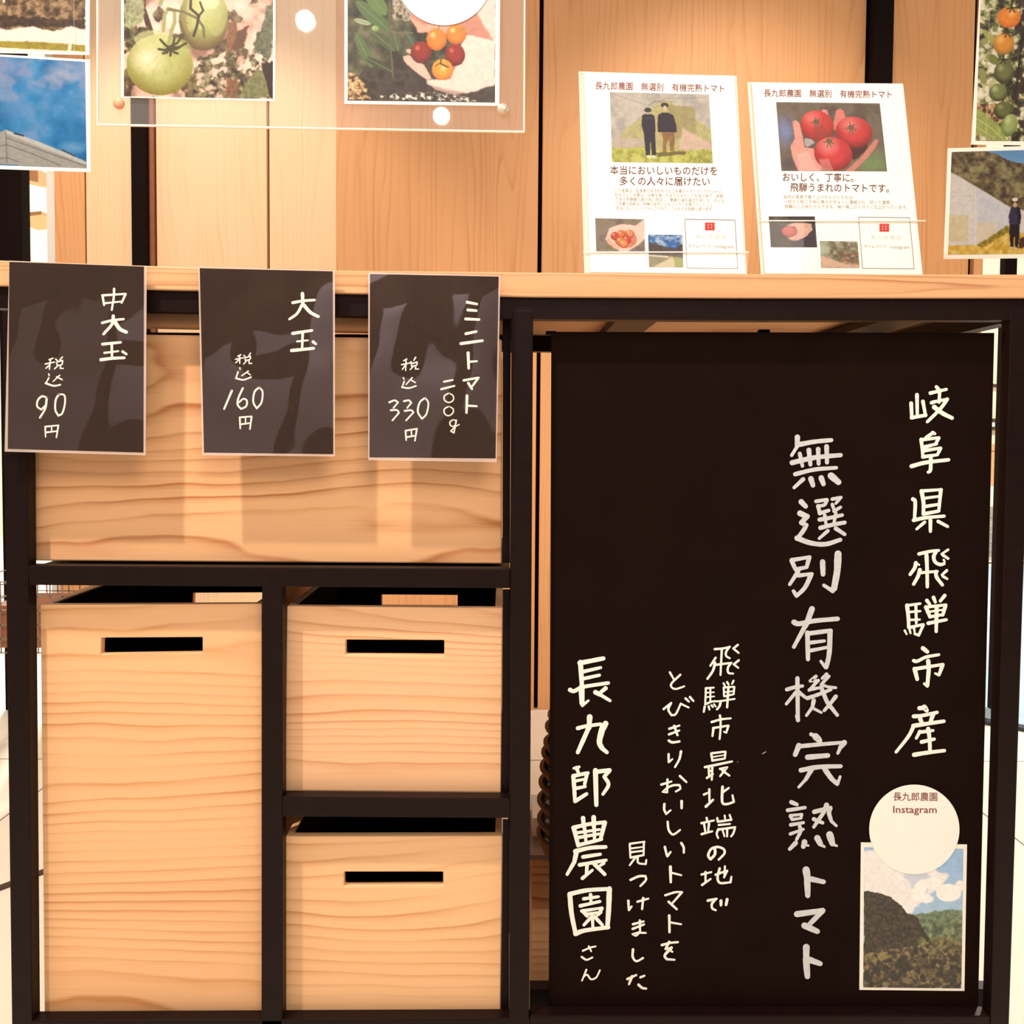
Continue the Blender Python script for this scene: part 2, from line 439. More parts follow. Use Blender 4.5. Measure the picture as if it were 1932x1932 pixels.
# ================================================================== RACK
TOPT = [(-60, 538), (320, 547), (660, 554), (1000, 560), (1400, 562), (1990, 562)]
TOPB = [(-60, 580), (320, 588), (660, 596), (1000, 602), (1400, 604), (1990, 604)]
R0 = at(966, 1950, 0); R0.z = 0; R0.y = .22
rack = thing('display_rack', 'black steel rack under the timber counter, holding the drawers and blackboard', 'rack', R0)
T = .022
def bar(name, corners, Y=0.0, th=T, mat='steel'):
    return MB().slab(corners, Y, th).build(name, M[mat], rack, bevel=.0015)
MB().band(TOPT, TOPB, 0.0, T).build('rail', M['steel'], rack)
zf = 1950
def post_px(xa0, xa1, xb0, xb1, y0=585, y1=1965, Y=0.0, th=T):
    """post from the top rail down to the floor"""
    mb = MB(); f = [at(xa0, y0, Y), at(xa1, y0, Y), at(xb1, y1, Y), at(xb0, y1, Y)]
    fl_ = [Vector((f[2].x, f[2].y, 0)), Vector((f[3].x, f[3].y, 0))]
    f = [f[0], f[1], fl_[0], fl_[1]]
    mb.prism(f, [p + Vector((0, th, 0)) for p in f]); return mb.build('post', M['steel'], rack, bevel=.0015)
post_px(4, 49, 22, 60, Y=-.0005)
post_px(965, 1006, 961, 998, Y=-.0005)
post_px(1907, 1948, 1868, 1903, Y=-.0005)
# back frame
DB = .42
for xf in (30, 984, 1915):
    p = at(xf, 1200, 0)
    MB().box(p.x - .013, p.x + .013, DB, DB + T, 0, at(984, 600, 0).z).build('post', M['steel'], rack)
xl, xr = at(30, 1200, 0).x, at(1915, 1200, 0).x
zc = at(984, 563, 0).z
MB().box(xl, xr, DB, DB + T, at(1020, 663, DB).z, zc).build('rail', M['steel'], rack)
# side rails, front to back, under the counter
for xf in (28, 984, 1919):
    p = at(xf, 590, 0)
    MB().box(p.x - .012, p.x + .012, T, DB, p.z - .012, p.z + .015).build('side_rail', M['steel'], rack)
# straps under the counter, front to back
for xa, xb in ((1163, 1241), (1652, 1731)):
    p, q_ = at(xa, 615, .12), at(xb, 615, .12)
    MB().box(p.x, q_.x, T, DB, zc - .012, zc - .001).build('strap', M['steel'], rack)
# middle rail, divider, lower rail
bar('rail', [(50, 1067), (962, 1073), (962, 1110), (55, 1104)])
bar('post', [(494, 1104), (533, 1104), (533, 1990), (493, 1990)])
bar('rail', [(533, 1503), (962, 1507), (962, 1544), (533, 1541)])
# shelf plates carrying the boxes
def plate(px0, px1, py, y1=.40, y0=.004, th=.004):
    a, c = at(px0, py, 0), at(px1, py, 0)
    MB().box(a.x, c.x, y0, y1, a.z - th, a.z).build('shelf_plate', M['steel'], rack)
plate(50, 962, 1072); plate(534, 962, 1513)
# bottom rails
bar('rail', [(22, 1927), (1000, 1922), (1000, 1975), (22, 1980)])
bar('rail', [(1000, 1917), (1868, 1917), (1868, 1975), (1000, 1975)])
MB().slab([(1000, 1866), (1868, 1866), (1868, 1925), (1000, 1925)], .055, .02).build('rail', M['steel'], rack)
# ledge behind the blackboard that carries the bowls
zl = at(1100, 1660, .08).z
MB().box(at(1045, 1600, .08).x, at(1840, 1600, .08).x, .062, .215, zl - .004, zl).build('shelf_plate', M['steel'], rack)
MB().slab([(948.5, 604), (964, 604), (962, 1062), (948, 1062)], .025, .004).build('gap_strip', M['steel'], rack)  # black strips filling the gap left of the middle post
MB().slab([(948.5, 1112), (962, 1112), (961, 1500), (946, 1500)], .0225, .0012).build('gap_strip', M['steel'], rack)
MB().slab([(948.5, 1546), (961, 1546), (960, 1924), (945, 1924)], .0225, .0012).build('gap_strip', M['steel'], rack)
# ---- counter board
CT = [(-60, 489), (375, 505), (640, 510), (1000, 514), (1400, 517), (1990, 518)]
mb = MB(); Yc = -.006
# one clean loop: top polyline, bottom polyline
loop = [at(x, y, Yc) for x, y in CT] + [at(x, y, Yc) for x, y in reversed(TOPT)]
mb.prism(loop, [p + Vector((0, .445, 0)) for p in loop])
counter = mb.build('countertop', M['counter'], loc=at(966, 540, Yc), bevel=.0015)
tag(counter, 'long pale timber countertop board lying on the black steel rack', 'counter')

# ---- boxes
def slot_front(fc, sc, Y, th):
    """front board with a cut-out slot: ring of quads around the slot, both faces"""
    mb = MB()
    o_ = [at(x, y, Y) for x, y in fc]; i_ = [at(x, y, Y) for x, y in sc]
    b = 0
    V = o_ + i_; V2 = [p + Vector((0, th, 0)) for p in V]
    mb.V = V + V2; n = 8
    for k in range(4):
        j = (k + 1) % 4
        mb.F.append([k, j, 4 + j, 4 + k]); mb.F.append([n + k, n + 4 + k, n + 4 + j, n + j])
        mb.F.append([j, k, n + k, n + j]); mb.F.append([4 + k, 4 + j, n + 4 + j, n + 4 + k])
    return mb
def rounded(fc, r=7):
    (x0, y0), (x1, y1), c2, c3 = fc
    return fc
def box(label, fc, sc, mat, Y=.014, depth=.385, name='storage_box', cat='box'):
    p = at(fc[3][0], fc[3][1], Y); q_ = at(fc[2][0], fc[2][1], Y)
    root = thing(name, label, cat, ((p.x + q_.x) / 2, Y + depth / 2, min(p.z, q_.z)))
    th = .013
    if sc:
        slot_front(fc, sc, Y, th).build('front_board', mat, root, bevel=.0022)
    else:
        MB().slab(fc, Y, th).build('front_board', mat, root, bevel=.002)
    f = [at(x, y, Y) for x, y in fc]
    tl, tr, br, bl = f
    D = Vector((0, th, 0)); Dd = Vector((0, depth - th, 0))
    # sides
    for (t_, b2_, s) in ((tl, bl, 1), (tr, br, -1)):
        w = Vector((s * .010, 0, 0)); e = Vector((s * .0008, 0, 0))
        loop = [t_ + e + D, t_ + w + D, b2_ + w + D, b2_ + e + D]
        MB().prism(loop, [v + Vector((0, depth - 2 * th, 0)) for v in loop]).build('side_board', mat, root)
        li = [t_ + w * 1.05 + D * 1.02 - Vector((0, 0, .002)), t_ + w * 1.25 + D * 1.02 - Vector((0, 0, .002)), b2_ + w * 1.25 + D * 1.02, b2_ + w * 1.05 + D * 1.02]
        MB().prism(li, [v + Vector((0, depth - 2.05 * th, 0)) for v in li]).build('shade_sheet', M['black'], root)  # black sheet inside the board, interior shade painted as colour
    # back with the same slot
    if sc:
        fr = [v + Vector((0, depth - th, 0)) for v in f]; si = [at(x, y, Y) + Vector((0, depth - th, 0)) for x, y in sc]
        for (off, mt_, t3, nm) in ((0, mat, th, 'back_board'), (-.0025, M['black'], .002, 'shade_sheet')):
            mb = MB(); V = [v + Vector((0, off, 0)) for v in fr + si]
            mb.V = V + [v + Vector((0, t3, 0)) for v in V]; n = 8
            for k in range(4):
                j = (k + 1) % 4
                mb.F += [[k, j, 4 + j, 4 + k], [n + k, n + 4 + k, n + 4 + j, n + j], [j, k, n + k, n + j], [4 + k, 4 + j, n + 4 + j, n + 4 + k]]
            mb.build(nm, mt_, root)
    else:
        MB().prism([v + Dd for v in f], [v + Dd + D for v in f]).build('back_board', mat, root)
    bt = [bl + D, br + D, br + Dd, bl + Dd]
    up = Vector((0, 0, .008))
    MB().prism([v + up for v in bt], [v + Vector((0, 0, .001)) for v in bt]).build('bottom_board', M['black'], root)  # black here paints the shade at the bottom of the box
    return root

box('wide plain cedar drawer under the counter behind the three price cards', [(54, 628), (947, 640), (946, 1064), (55, 1058)], None, M['drawer'], Y=.03, depth=.33, name='drawer', cat='drawer')
box('tall cedar box with a handle slot in the bottom left of the rack',
    [(76, 1141), (494, 1139), (494, 1919), (84, 1925)], [(191, 1203), (382, 1202), (382, 1231), (190, 1234)], M['box'], Y=.024, depth=.37)
box('upper of the two small slotted cedar boxes beside the tall box',
    [(541, 1143), (948, 1147), (945, 1497), (537, 1494)], [(652, 1207), (838, 1208), (838, 1236), (652, 1235)], M['box2'], Y=.024, depth=.37)
box('lowest slotted cedar box, below the other small box',
    [(538, 1578), (948, 1577), (944, 1918), (534, 1918)], [(649, 1645), (836, 1645), (836, 1671), (649, 1672)], M['box3'], Y=.024, depth=.37)
zz = at(500, 1922, .0).z
MB().box(at(76, 1900, 0).x, at(493, 1900, 0).x, .004, .40, zz - .024, zz - .0195).build('shelf_plate', M['grey'], rack)

# ---- crate with lid, paper and the stack of bowls behind the blackboard
Yk = .24
c0, c1 = at(1004, 1700, Yk).x, at(1330, 1700, Yk).x
zk = at(1020, 1618, Yk).z
ck = thing('wooden_crate', 'wooden crate with a grey lid standing behind the left edge of the blackboard', 'crate', ((c0 + c1) / 2, Yk + .08, 0))
MB().box(c0, c1, Yk, Yk + .16, zk * .62, zk).build('board', M['crate'], ck)
MB().box(c0, c1, Yk + .002, Yk + .16, 0, zk * .62 - .001).build('board', M['box3'], ck)
MB().box(c0 - .006, c1 + .006, Yk - .008, Yk + .168, zk + .0005, zk + .008).build('lid', M['grey'], ck)
wp = MB().box(c0 + .002, c1 - .01, Yk + .06, Yk + .16, zk + .0082, zk + .04).build('paper_stack', M['paper'], loc=((c0 + c1) / 2, Yk + .1, zk + .0082))
tag(wp, 'white stack of paper on the grey crate lid behind the bowls', 'paper')

left = [(1012, 1569), (1013, 1543), (1013, 1507), (1016, 1474), (1018, 1445), (1021, 1418), (1025, 1399), (1028, 1369), (1033, 1347)]
words = ['lowest and largest', 'second from the bottom', 'third from the bottom', 'fourth from the bottom', 'middle', 'fourth from the top', 'third from the top', 'second from the top', 'topmost']
Yb = .138; Rb = .068
for i, (px, py) in enumerate(left):
    p = at(px, py, Yb); Rr = Rb
    cx = p.x + Rr; top = p.z
    h = .052 if i == 0 else .03
    base = zl + .0005 if i == 0 else top - .029
    if i == 0: h = top - base
    else: h = .029
    prof = [(Rr * .5, 0.0), (Rr * .78, h * .12), (Rr * .985, h - .005), (Rr, h - .003), (Rr, h), (Rr - .006, h), (Rr * .86, h * .5), (Rr * .7, h * .25), (0.001, h * .2)]
    prof = [(.001, 0)] + prof
    o = lathe('wooden_bowl', prof, (cx, Yb, base), M['bowl'], loc=(cx, Yb, base), smooth=False)
    tag(o, 'dark brown wooden bowl in the stack behind the blackboard, %s' % words[i], 'bowl', 'stacked wooden bowls')
# ================================================================== HANDWRITING (brush strokes as thin ribbons)
def parse(txt):
    out = []
    w = 20.0
    for tok in txt.replace('\n', ' ').split(';'):
        tok = tok.strip()
        if not tok: continue
        parts = tok.split()
        if parts[0].startswith('w'):
            cur = float(parts[0][1:]); parts = parts[1:]
            if not parts: w = cur; continue
        else: cur = w
        out.append((cur, [tuple(float(v) for v in p.split(',')) for p in parts]))
    return out

def smooth_path(P, n=5):
    P = np.array(P, float)
    if len(P) < 3: return P
    # Catmull-Rom, but sharp corners stay sharp
    res = [P[0]]
    for i in range(len(P) - 1):
        p0 = P[max(i - 1, 0)]; p1 = P[i]; p2 = P[i + 1]; p3 = P[min(i + 2, len(P) - 1)]
        def sharp(a, b, c):
            u = b - a; v = c - b
            nu, nv = np.linalg.norm(u), np.linalg.norm(v)
            return nu < 1e-6 or nv < 1e-6 or (u @ v) / (nu * nv) < 0.25
        m1 = (p2 - p0) / 2 if not sharp(p0, p1, p2) else (p2 - p1)
        m2 = (p3 - p1) / 2 if not sharp(p1, p2, p3) else (p2 - p1)
        for k in range(1, n + 1):
            t = k / n; t2, t3 = t * t, t * t * t
            res.append((2 * t3 - 3 * t2 + 1) * p1 + (t3 - 2 * t2 + t) * m1 + (-2 * t3 + 3 * t2) * p2 + (t3 - t2) * m2)
    return np.array(res)

_srng = random.Random(5)
def strokes(name, blocks, pl, mat, parent, lift=0.0006, taper=0.18, jit=0.05):
    """blocks: (origin x, origin y, zoom, text) with widths in zoomed pixels"""
    P, D, Fc = [], [], []
    k_ = 0
    for ox, oy, s, txt in blocks:
        for w, pts in parse(txt):
            path = smooth_path(pts)
            if len(path) == 2:
                path = np.array([path[0] * (1 - t) + path[1] * t for t in (0, .25, .5, .75, 1)])
            seg = np.gradient(path, axis=0)
            ln = np.maximum(np.linalg.norm(seg, axis=1, keepdims=True), 1e-6)
            nrm = np.stack([-seg[:, 1], seg[:, 0]], 1) / ln
            m = len(path); u = np.linspace(0, 1, m)
            prof = (1.04 - taper * u) * (1 + np.array([_srng.uniform(-jit, jit) for _ in range(m)]))
            hw = (w / 2 * prof)[:, None]
            Lp, Rp = path + nrm * hw, path - nrm * hw
            base = len(P); z = lift + k_ * 1.5e-6; k_ += 1
            for a, b in zip(Lp, Rp):
                P.append((ox + a[0] / s, oy + a[1] / s)); P.append((ox + b[0] / s, oy + b[1] / s)); D += [z, z]
            for i in range(m - 1):
                Fc.append([base + 2 * i, base + 2 * i + 1, base + 2 * i + 3, base + 2 * i + 2])
            for e, c in ((0, path[0]), (m - 1, path[-1])):
                r = hw[e, 0]; b0 = len(P); nn = 10
                for j in range(nn):
                    t = 2 * math.pi * j / nn
                    P.append((ox + (c[0] + r * math.cos(t)) / s, oy + (c[1] + r * math.sin(t)) / s)); D.append(z + 7e-7)
                Fc.append(list(range(b0, b0 + nn)))
            # joints at sharp corners
            q = np.array(pts)
            for i in range(1, len(q) - 1):
                b0 = len(P); r = w / 2
                for j in range(8):
                    t = 2 * math.pi * j / 8
                    P.append((ox + (q[i][0] + r * math.cos(t)) / s, oy + (q[i][1] + r * math.sin(t)) / s)); D.append(z + 3e-7)
                Fc.append(list(range(b0, b0 + 8)))
    P = np.array(P); V = pl.pts(P[:, 0], P[:, 1]) - pl.n * np.array(D)[:, None]
    # keep every face turned to the viewer
    out = []
    for f in Fc:
        a, b, c = (V[f[0]], V[f[1]], V[f[2]])
        out.append(f if np.cross(b - a, c - a) @ (-pl.n) > 0 else f[::-1])
    return mesh(name, V, out, mat, parent)

# ---- printed lettering: the default font's glyphs laid flat on a sheet
def text(name, lines, pl, mat, parent, lift=0.0004):
    P, Fc = [], []
    for body, ax, ay, bx, by, h, bold in lines:
        c = bpy.data.curves.new('t', 'FONT'); c.body = body; c.size = 1.0; c.resolution_u = 2; c.offset = bold
        o = bpy.data.objects.new('t', c); COL.objects.link(o)
        dg = bpy.context.evaluated_depsgraph_get()
        me = bpy.data.meshes.new_from_object(o.evaluated_get(dg))
        co = np.empty(len(me.vertices) * 3); me.vertices.foreach_get('co', co); co = co.reshape(-1, 3)
        x0, x1 = co[:, 0].min(), co[:, 0].max()
        u = (co[:, 0] - x0) / (x1 - x0); v = (co[:, 1] - .36)      # centred on the line's middle
        dx, dy = bx - ax, by - ay; ln = math.hypot(dx, dy)
        px = ax + dx * u + (dy / ln) * v * h; py = ay + dy * u - (dx / ln) * v * h
        base = len(P); P += list(zip(px, py))
        Fc += [[base + i for i in p.vertices] for p in me.polygons]
        bpy.data.objects.remove(o); bpy.data.curves.remove(c); bpy.data.meshes.remove(me)
    P = np.array(P); V = pl.pts(P[:, 0], P[:, 1]) - pl.n * lift
    return mesh(name, V, Fc, mat, parent)

# ---- thin sheets from four corners in the photograph, on a true plane
def sheet(name, corners, pl, mat, parent=None, th=0.0006, off=0.0, loc=None):
    c = np.array(corners, float)
    f = pl.pts(c[:, 0], c[:, 1]) - pl.n * (off + th); b_ = pl.pts(c[:, 0], c[:, 1]) - pl.n * off
    return MB().prism([Vector(v) for v in f], [Vector(v) for v in b_]).build(name, mat, parent, loc)

def frame_sheet(name, outer, inner, pl, mat, parent, th=.0006, off=0.0):
    c = np.array(list(outer) + list(inner), float)
    f = pl.pts(c[:, 0], c[:, 1]) - pl.n * (off + th); b_ = pl.pts(c[:, 0], c[:, 1]) - pl.n * off
    V = list(f) + list(b_); Fc = []
    for k in range(4):
        j = (k + 1) % 4
        Fc += [[k, j, 4 + j, 4 + k], [8 + k, 12 + k, 12 + j, 8 + j], [j, k, 8 + k, 8 + j], [4 + k, 4 + j, 12 + j, 12 + k]]
    return mesh(name, V, Fc, mat, parent)

# ================================================================== PRINTED PICTURES (colours per vertex of a fine grid)
def vnoise(x, y, seed):
    rs = np.random.RandomState(seed); T_ = rs.rand(256, 256)
    xi = np.floor(x).astype(int); yi = np.floor(y).astype(int); fx = x - xi; fy = y - yi
    fx = fx * fx * (3 - 2 * fx); fy = fy * fy * (3 - 2 * fy)
    g = lambda a, b: T_[a % 256, b % 256]
    return (g(xi, yi) * (1 - fx) + g(xi + 1, yi) * fx) * (1 - fy) + (g(xi, yi + 1) * (1 - fx) + g(xi + 1, yi + 1) * fx) * fy

def fbm(x, y, seed, octv=4):
    s = 0; a = 1; t = 0
    for i in range(octv):
        s = s + a * vnoise(x * 2 ** i, y * 2 ** i, seed + i * 13); t += a; a *= .55
    return s / t

class Pic:
    def __init__(s, x0, y0, x1, y1, step=1.25, seed=1):
        s.b = (x0, y0, x1, y1)
        s.nx = max(4, int(round((x1 - x0) / step))) + 1; s.ny = max(4, int(round((y1 - y0) / step))) + 1
        s.X, s.Y = np.meshgrid(np.linspace(x0, x1, s.nx), np.linspace(y0, y1, s.ny))
        s.I = np.zeros((s.ny, s.nx, 3)); s.seed = seed; s.rs = np.random.RandomState(seed)
    def mixin(s, mask, col):
        s.I = s.I * (1 - mask[..., None]) + np.asarray(col, float) * mask[..., None] if np.ndim(col) == 1 else s.I * (1 - mask[..., None]) + col * mask[..., None]
    def fill(s, col): s.I[:] = col; return s
    def grad(s, c0, c1, mask=None):
        t = ((s.Y - s.b[1]) / (s.b[3] - s.b[1]))[..., None]
        c = np.array(c0, float) * (1 - t) + np.array(c1, float) * t
        s.mixin(np.ones_like(s.X) if mask is None else mask, c); return s
    def noisy(s, cols, sc, mask=None, seed=0, octv=4, stretch=1.0, sharp=1.0):
        n = fbm(s.X / sc + 40, s.Y / sc * stretch + 40, s.seed * 7 + seed, octv)
        n = np.clip((n - .5) * 2.2 * sharp + .5, 0, .9999) * (len(cols) - 1)
        i = n.astype(int); f = (n - i)[..., None]; C = np.array(cols, float)
        col = C[i] * (1 - f) + C[np.minimum(i + 1, len(cols) - 1)] * f
        s.mixin(np.ones_like(s.X) if mask is None else mask, col); return s
    def pmask(s, pts, wob=0.0, wsc=10, seed=0):
        X, Y = s.X, s.Y
        if wob:
            X = X + (fbm(s.X / wsc, s.Y / wsc, seed + 5, 3) - .5) * wob * 2; Y = Y + (fbm(s.X / wsc + 90, s.Y / wsc, seed + 9, 3) - .5) * wob * 2
        m = np.zeros(X.shape, bool); n = len(pts)
        for i in range(n):
            x1, y1 = pts[i]; x2, y2 = pts[(i + 1) % n]
            if y1 == y2: continue
            c = ((y1 > Y) != (y2 > Y)) & (X < (x2 - x1) * (Y - y1) / (y2 - y1) + x1)
            m ^= c
        return m.astype(float)
    def soft(s, m, k=1):
        for _ in range(k):
            p = np.pad(m, 1, mode='edge'); m = (p[:-2, 1:-1] + p[2:, 1:-1] + p[1:-1, :-2] + p[1:-1, 2:] + 4 * m) / 8
        return m
    def poly(s, pts, col, wob=0, k=1, wsc=10, seed=0, a=1.0, noise=0.0):
        m = s.soft(s.pmask(pts, wob, wsc, seed), k) * a
        c = np.asarray(col, float)
        if noise:
            n = (fbm(s.X / 5, s.Y / 5, seed + 77, 3) - .5)[..., None] * 2 * noise
            c = c * (1 + n)
        s.mixin(m, c); return s
    def ell(s, cx, cy, rx, ry, col, a=1.0, hi=None, lo=None, hx=-.35, hy=-.4, hr=.35, rot=0, soft=1):
        dx, dy = s.X - cx, s.Y - cy
        if rot:
            c_, s_ = math.cos(rot), math.sin(rot); dx, dy = dx * c_ + dy * s_, -dx * s_ + dy * c_
        r = np.sqrt((dx / rx) ** 2 + (dy / ry) ** 2)
        m = s.soft((r < 1).astype(float), soft) * a
        c = np.ones_like(s.I) * np.asarray(col, float)
        if lo is not None:
            t = np.clip((r - .45) / .55, 0, 1)[..., None] * np.clip(.55 + .6 * dy / ry, 0, 1)[..., None]
            c = c * (1 - t) + np.array(lo, float) * t
        if hi is not None:
            q = np.sqrt((dx / rx - hx) ** 2 + (dy / ry - hy) ** 2); t = np.clip(1 - q / hr, 0, 1)[..., None] ** .8
            c = c * (1 - t) + np.array(hi, float) * t
        s.mixin(m, c); return s
    def line(s, pts, w, col, a=1.0):
        for i in range(len(pts) - 1):
            (x1, y1), (x2, y2) = pts[i], pts[i + 1]
            dx, dy = x2 - x1, y2 - y1; L2 = max(dx * dx + dy * dy, 1e-6)
            t = np.clip(((s.X - x1) * dx + (s.Y - y1) * dy) / L2, 0, 1)
            d = np.hypot(s.X - x1 - t * dx, s.Y - y1 - t * dy)
            s.mixin(np.clip((w / 2 - d) / 1.0 + .5, 0, 1) * a, col)
        return s
    def blobs(s, n, box_, r0, r1, cols, a=1.0, flat=.7):
        for _ in range(n):
            x = s.rs.uniform(box_[0], box_[2]); y = s.rs.uniform(box_[1], box_[3]); r = s.rs.uniform(r0, r1)
            s.ell(x, y, r, r * s.rs.uniform(flat * .6, flat * 1.2), cols[s.rs.randint(len(cols))], a=a, rot=s.rs.uniform(-1.2, 1.2))
        return s
    def leaf(s, x0, y0, x1, y1, w, col, vein=None):
        s.ell((x0 + x1) / 2, (y0 + y1) / 2, math.hypot(x1 - x0, y1 - y0) / 2, w, col, rot=math.atan2(y1 - y0, x1 - x0))
        if vein is not None: s.line([(x0, y0), (x1, y1)], 1.2, vein)
        return s
    def build(s, corners, pl, parent, name='printed_photo', lift=0.0003, mat='print', gain=0.75):
        """corners: where TL TR BR BL of the painted rectangle land in the photograph (bilinear)"""
        u = (s.X - s.b[0]) / (s.b[2] - s.b[0]); v = (s.Y - s.b[1]) / (s.b[3] - s.b[1])
        c = np.array(corners, float); u3, v3 = u[..., None], v[..., None]
        P = (c[0] * (1 - u3) + c[1] * u3) * (1 - v3) + (c[3] * (1 - u3) + c[2] * u3) * v3
        V = pl.pts(P[..., 0], P[..., 1]) - pl.n * lift
        nx, ny = s.nx, s.ny
        idx = np.arange(nx * ny).reshape(ny, nx)
        q = np.stack([idx[:-1, :-1], idx[1:, :-1], idx[1:, 1:], idx[:-1, 1:]], -1).reshape(-1, 4)
        me = bpy.data.meshes.new(name)
        me.vertices.add(nx * ny); me.vertices.foreach_set('co', V.reshape(-1))
        me.loops.add(q.size); me.loops.foreach_set('vertex_index', q.reshape(-1).astype(np.int32))
        me.polygons.add(len(q)); me.polygons.foreach_set('loop_start', (np.arange(len(q)) * 4).astype(np.int32))
        me.polygons.foreach_set('loop_total', np.full(len(q), 4, np.int32))
        me.update(calc_edges=True)
        gr = (fbm(s.X / 2.2, s.Y / 2.2, s.seed + 300, 2) - .5) * .10 + (fbm(s.X / 9, s.Y / 9, s.seed + 500, 3) - .5) * .08
        s.I = s.I * (1 + gr[..., None])
        ca = me.color_attributes.new('ink', 'FLOAT_COLOR', 'POINT')
        col = np.ones((nx * ny, 4)); col[:, :3] = lin(np.clip(s.I, 0, 255).reshape(-1, 3)) * gain
        ca.data.foreach_set('color', col.reshape(-1))
        return link(name, me, M[mat], parent)
# ================================================================== BLACKBOARD
YB = .024
plB = vplane(YB)
bc = [(1041, 626), (1876, 628), (1845, 1914), (1036, 1915)]
bb = thing('blackboard', 'large blackboard with handwritten white Japanese lettering, standing in the rack', 'blackboard', at(1440, 1915, YB))
sheet('board_panel', bc, plB, M['board'], bb, th=.012, off=-.012)
for x, y in ((1040, 629), (1444, 626)):
    p = at(x, y, YB)
    MB().box(p.x - .007, p.x + .007, YB + .002, YB + .014, p.z - .0005, p.z + .0035).build('bumper', M['black'], bb)
S1 = [(1680, 720, 6, '''w42; 232,245 240,405; 238,408 400,380; 298,150 302,390; 365,225 395,385; w40 450,130 630,88; w40 518,60 552,110 548,235; w40 462,240 500,228 635,200;
 640,200 560,310 415,455; w52 495,290 590,360 695,412;
 w40; 480,580 400,632; 475,578 500,590; 345,655 358,760 365,850; 350,658 545,635; 545,638 510,700; 375,742 520,705; 378,782 565,752; 565,755 530,825; 365,852 530,828; w46 235,958 400,915 655,885; w42 455,865 450,1000 425,1025;
 w46; 350,1240 372,1370 370,1495; w36 350,1238 575,1222; w42 568,1225 545,1460; w32 395,1318 550,1298; w38 400,1412 535,1390; w40 370,1498 545,1465; w44 252,1330 278,1365 270,1560; w42 260,1568 400,1540 605,1522; w36 385,1590 295,1668; w44 450,1570 450,1695; w40 538,1582 645,1640;'''),
 (1680, 1022, 6, '''w38; 320,138 440,110 545,98; w42 515,110 487,170 505,230 560,258 605,248; w28 650,90 575,140; w34 590,150 650,190; w44 405,150 412,300 415,510; w44 285,240 270,300 220,370; w28 290,245 322,262; w44 330,320 310,390 260,480; w34 345,350 530,335; w44 512,340 520,400 585,488; w32 635,325 580,375; w32 590,390 640,420; w24 600,205 612,225;
 w44; 185,720 200,850 205,970; w32 180,722 335,700; w34 285,710 290,920; w28 215,795 335,785; w28 215,885 330,880; w36 205,972 370,935; w34 370,940 318,1058 272,1042; w26; 160,1005 180,1045; 215,995 225,1035; 265,985 272,1025;
 w42; 410,665 442,708; 485,630 505,682; 612,608 562,670; w46 400,740 445,850; w36 400,740 618,715; w42 622,718 590,830; w26 440,792 600,768; w36 450,848 590,825; w40 425,922 630,882; w46 520,735 515,1015;
 w50; 365,1205 415,1245; w40 260,1345 300,1352 400,1305 545,1278; w50 425,1350 430,1450 415,1625; w34 415,1635 380,1605; w52 272,1440 300,1555; w40 280,1438 590,1388; w44 588,1392 548,1505; w30 545,1508 505,1490;'''),
 (1680, 1310, 12, '''w100 650,310 780,300; w120 760,290 815,360; w90; 520,495 700,480 1050,405; w100 670,560 710,650; w100 960,450 900,620; w95 510,710 800,665 1205,605; w85 520,720 400,950 125,1300; w80 660,840 580,990; w80 680,850 960,815; w95 850,780 880,1000 890,1280; w85 700,1075 985,1010; w95 530,1365 800,1320 1215,1270;''')]
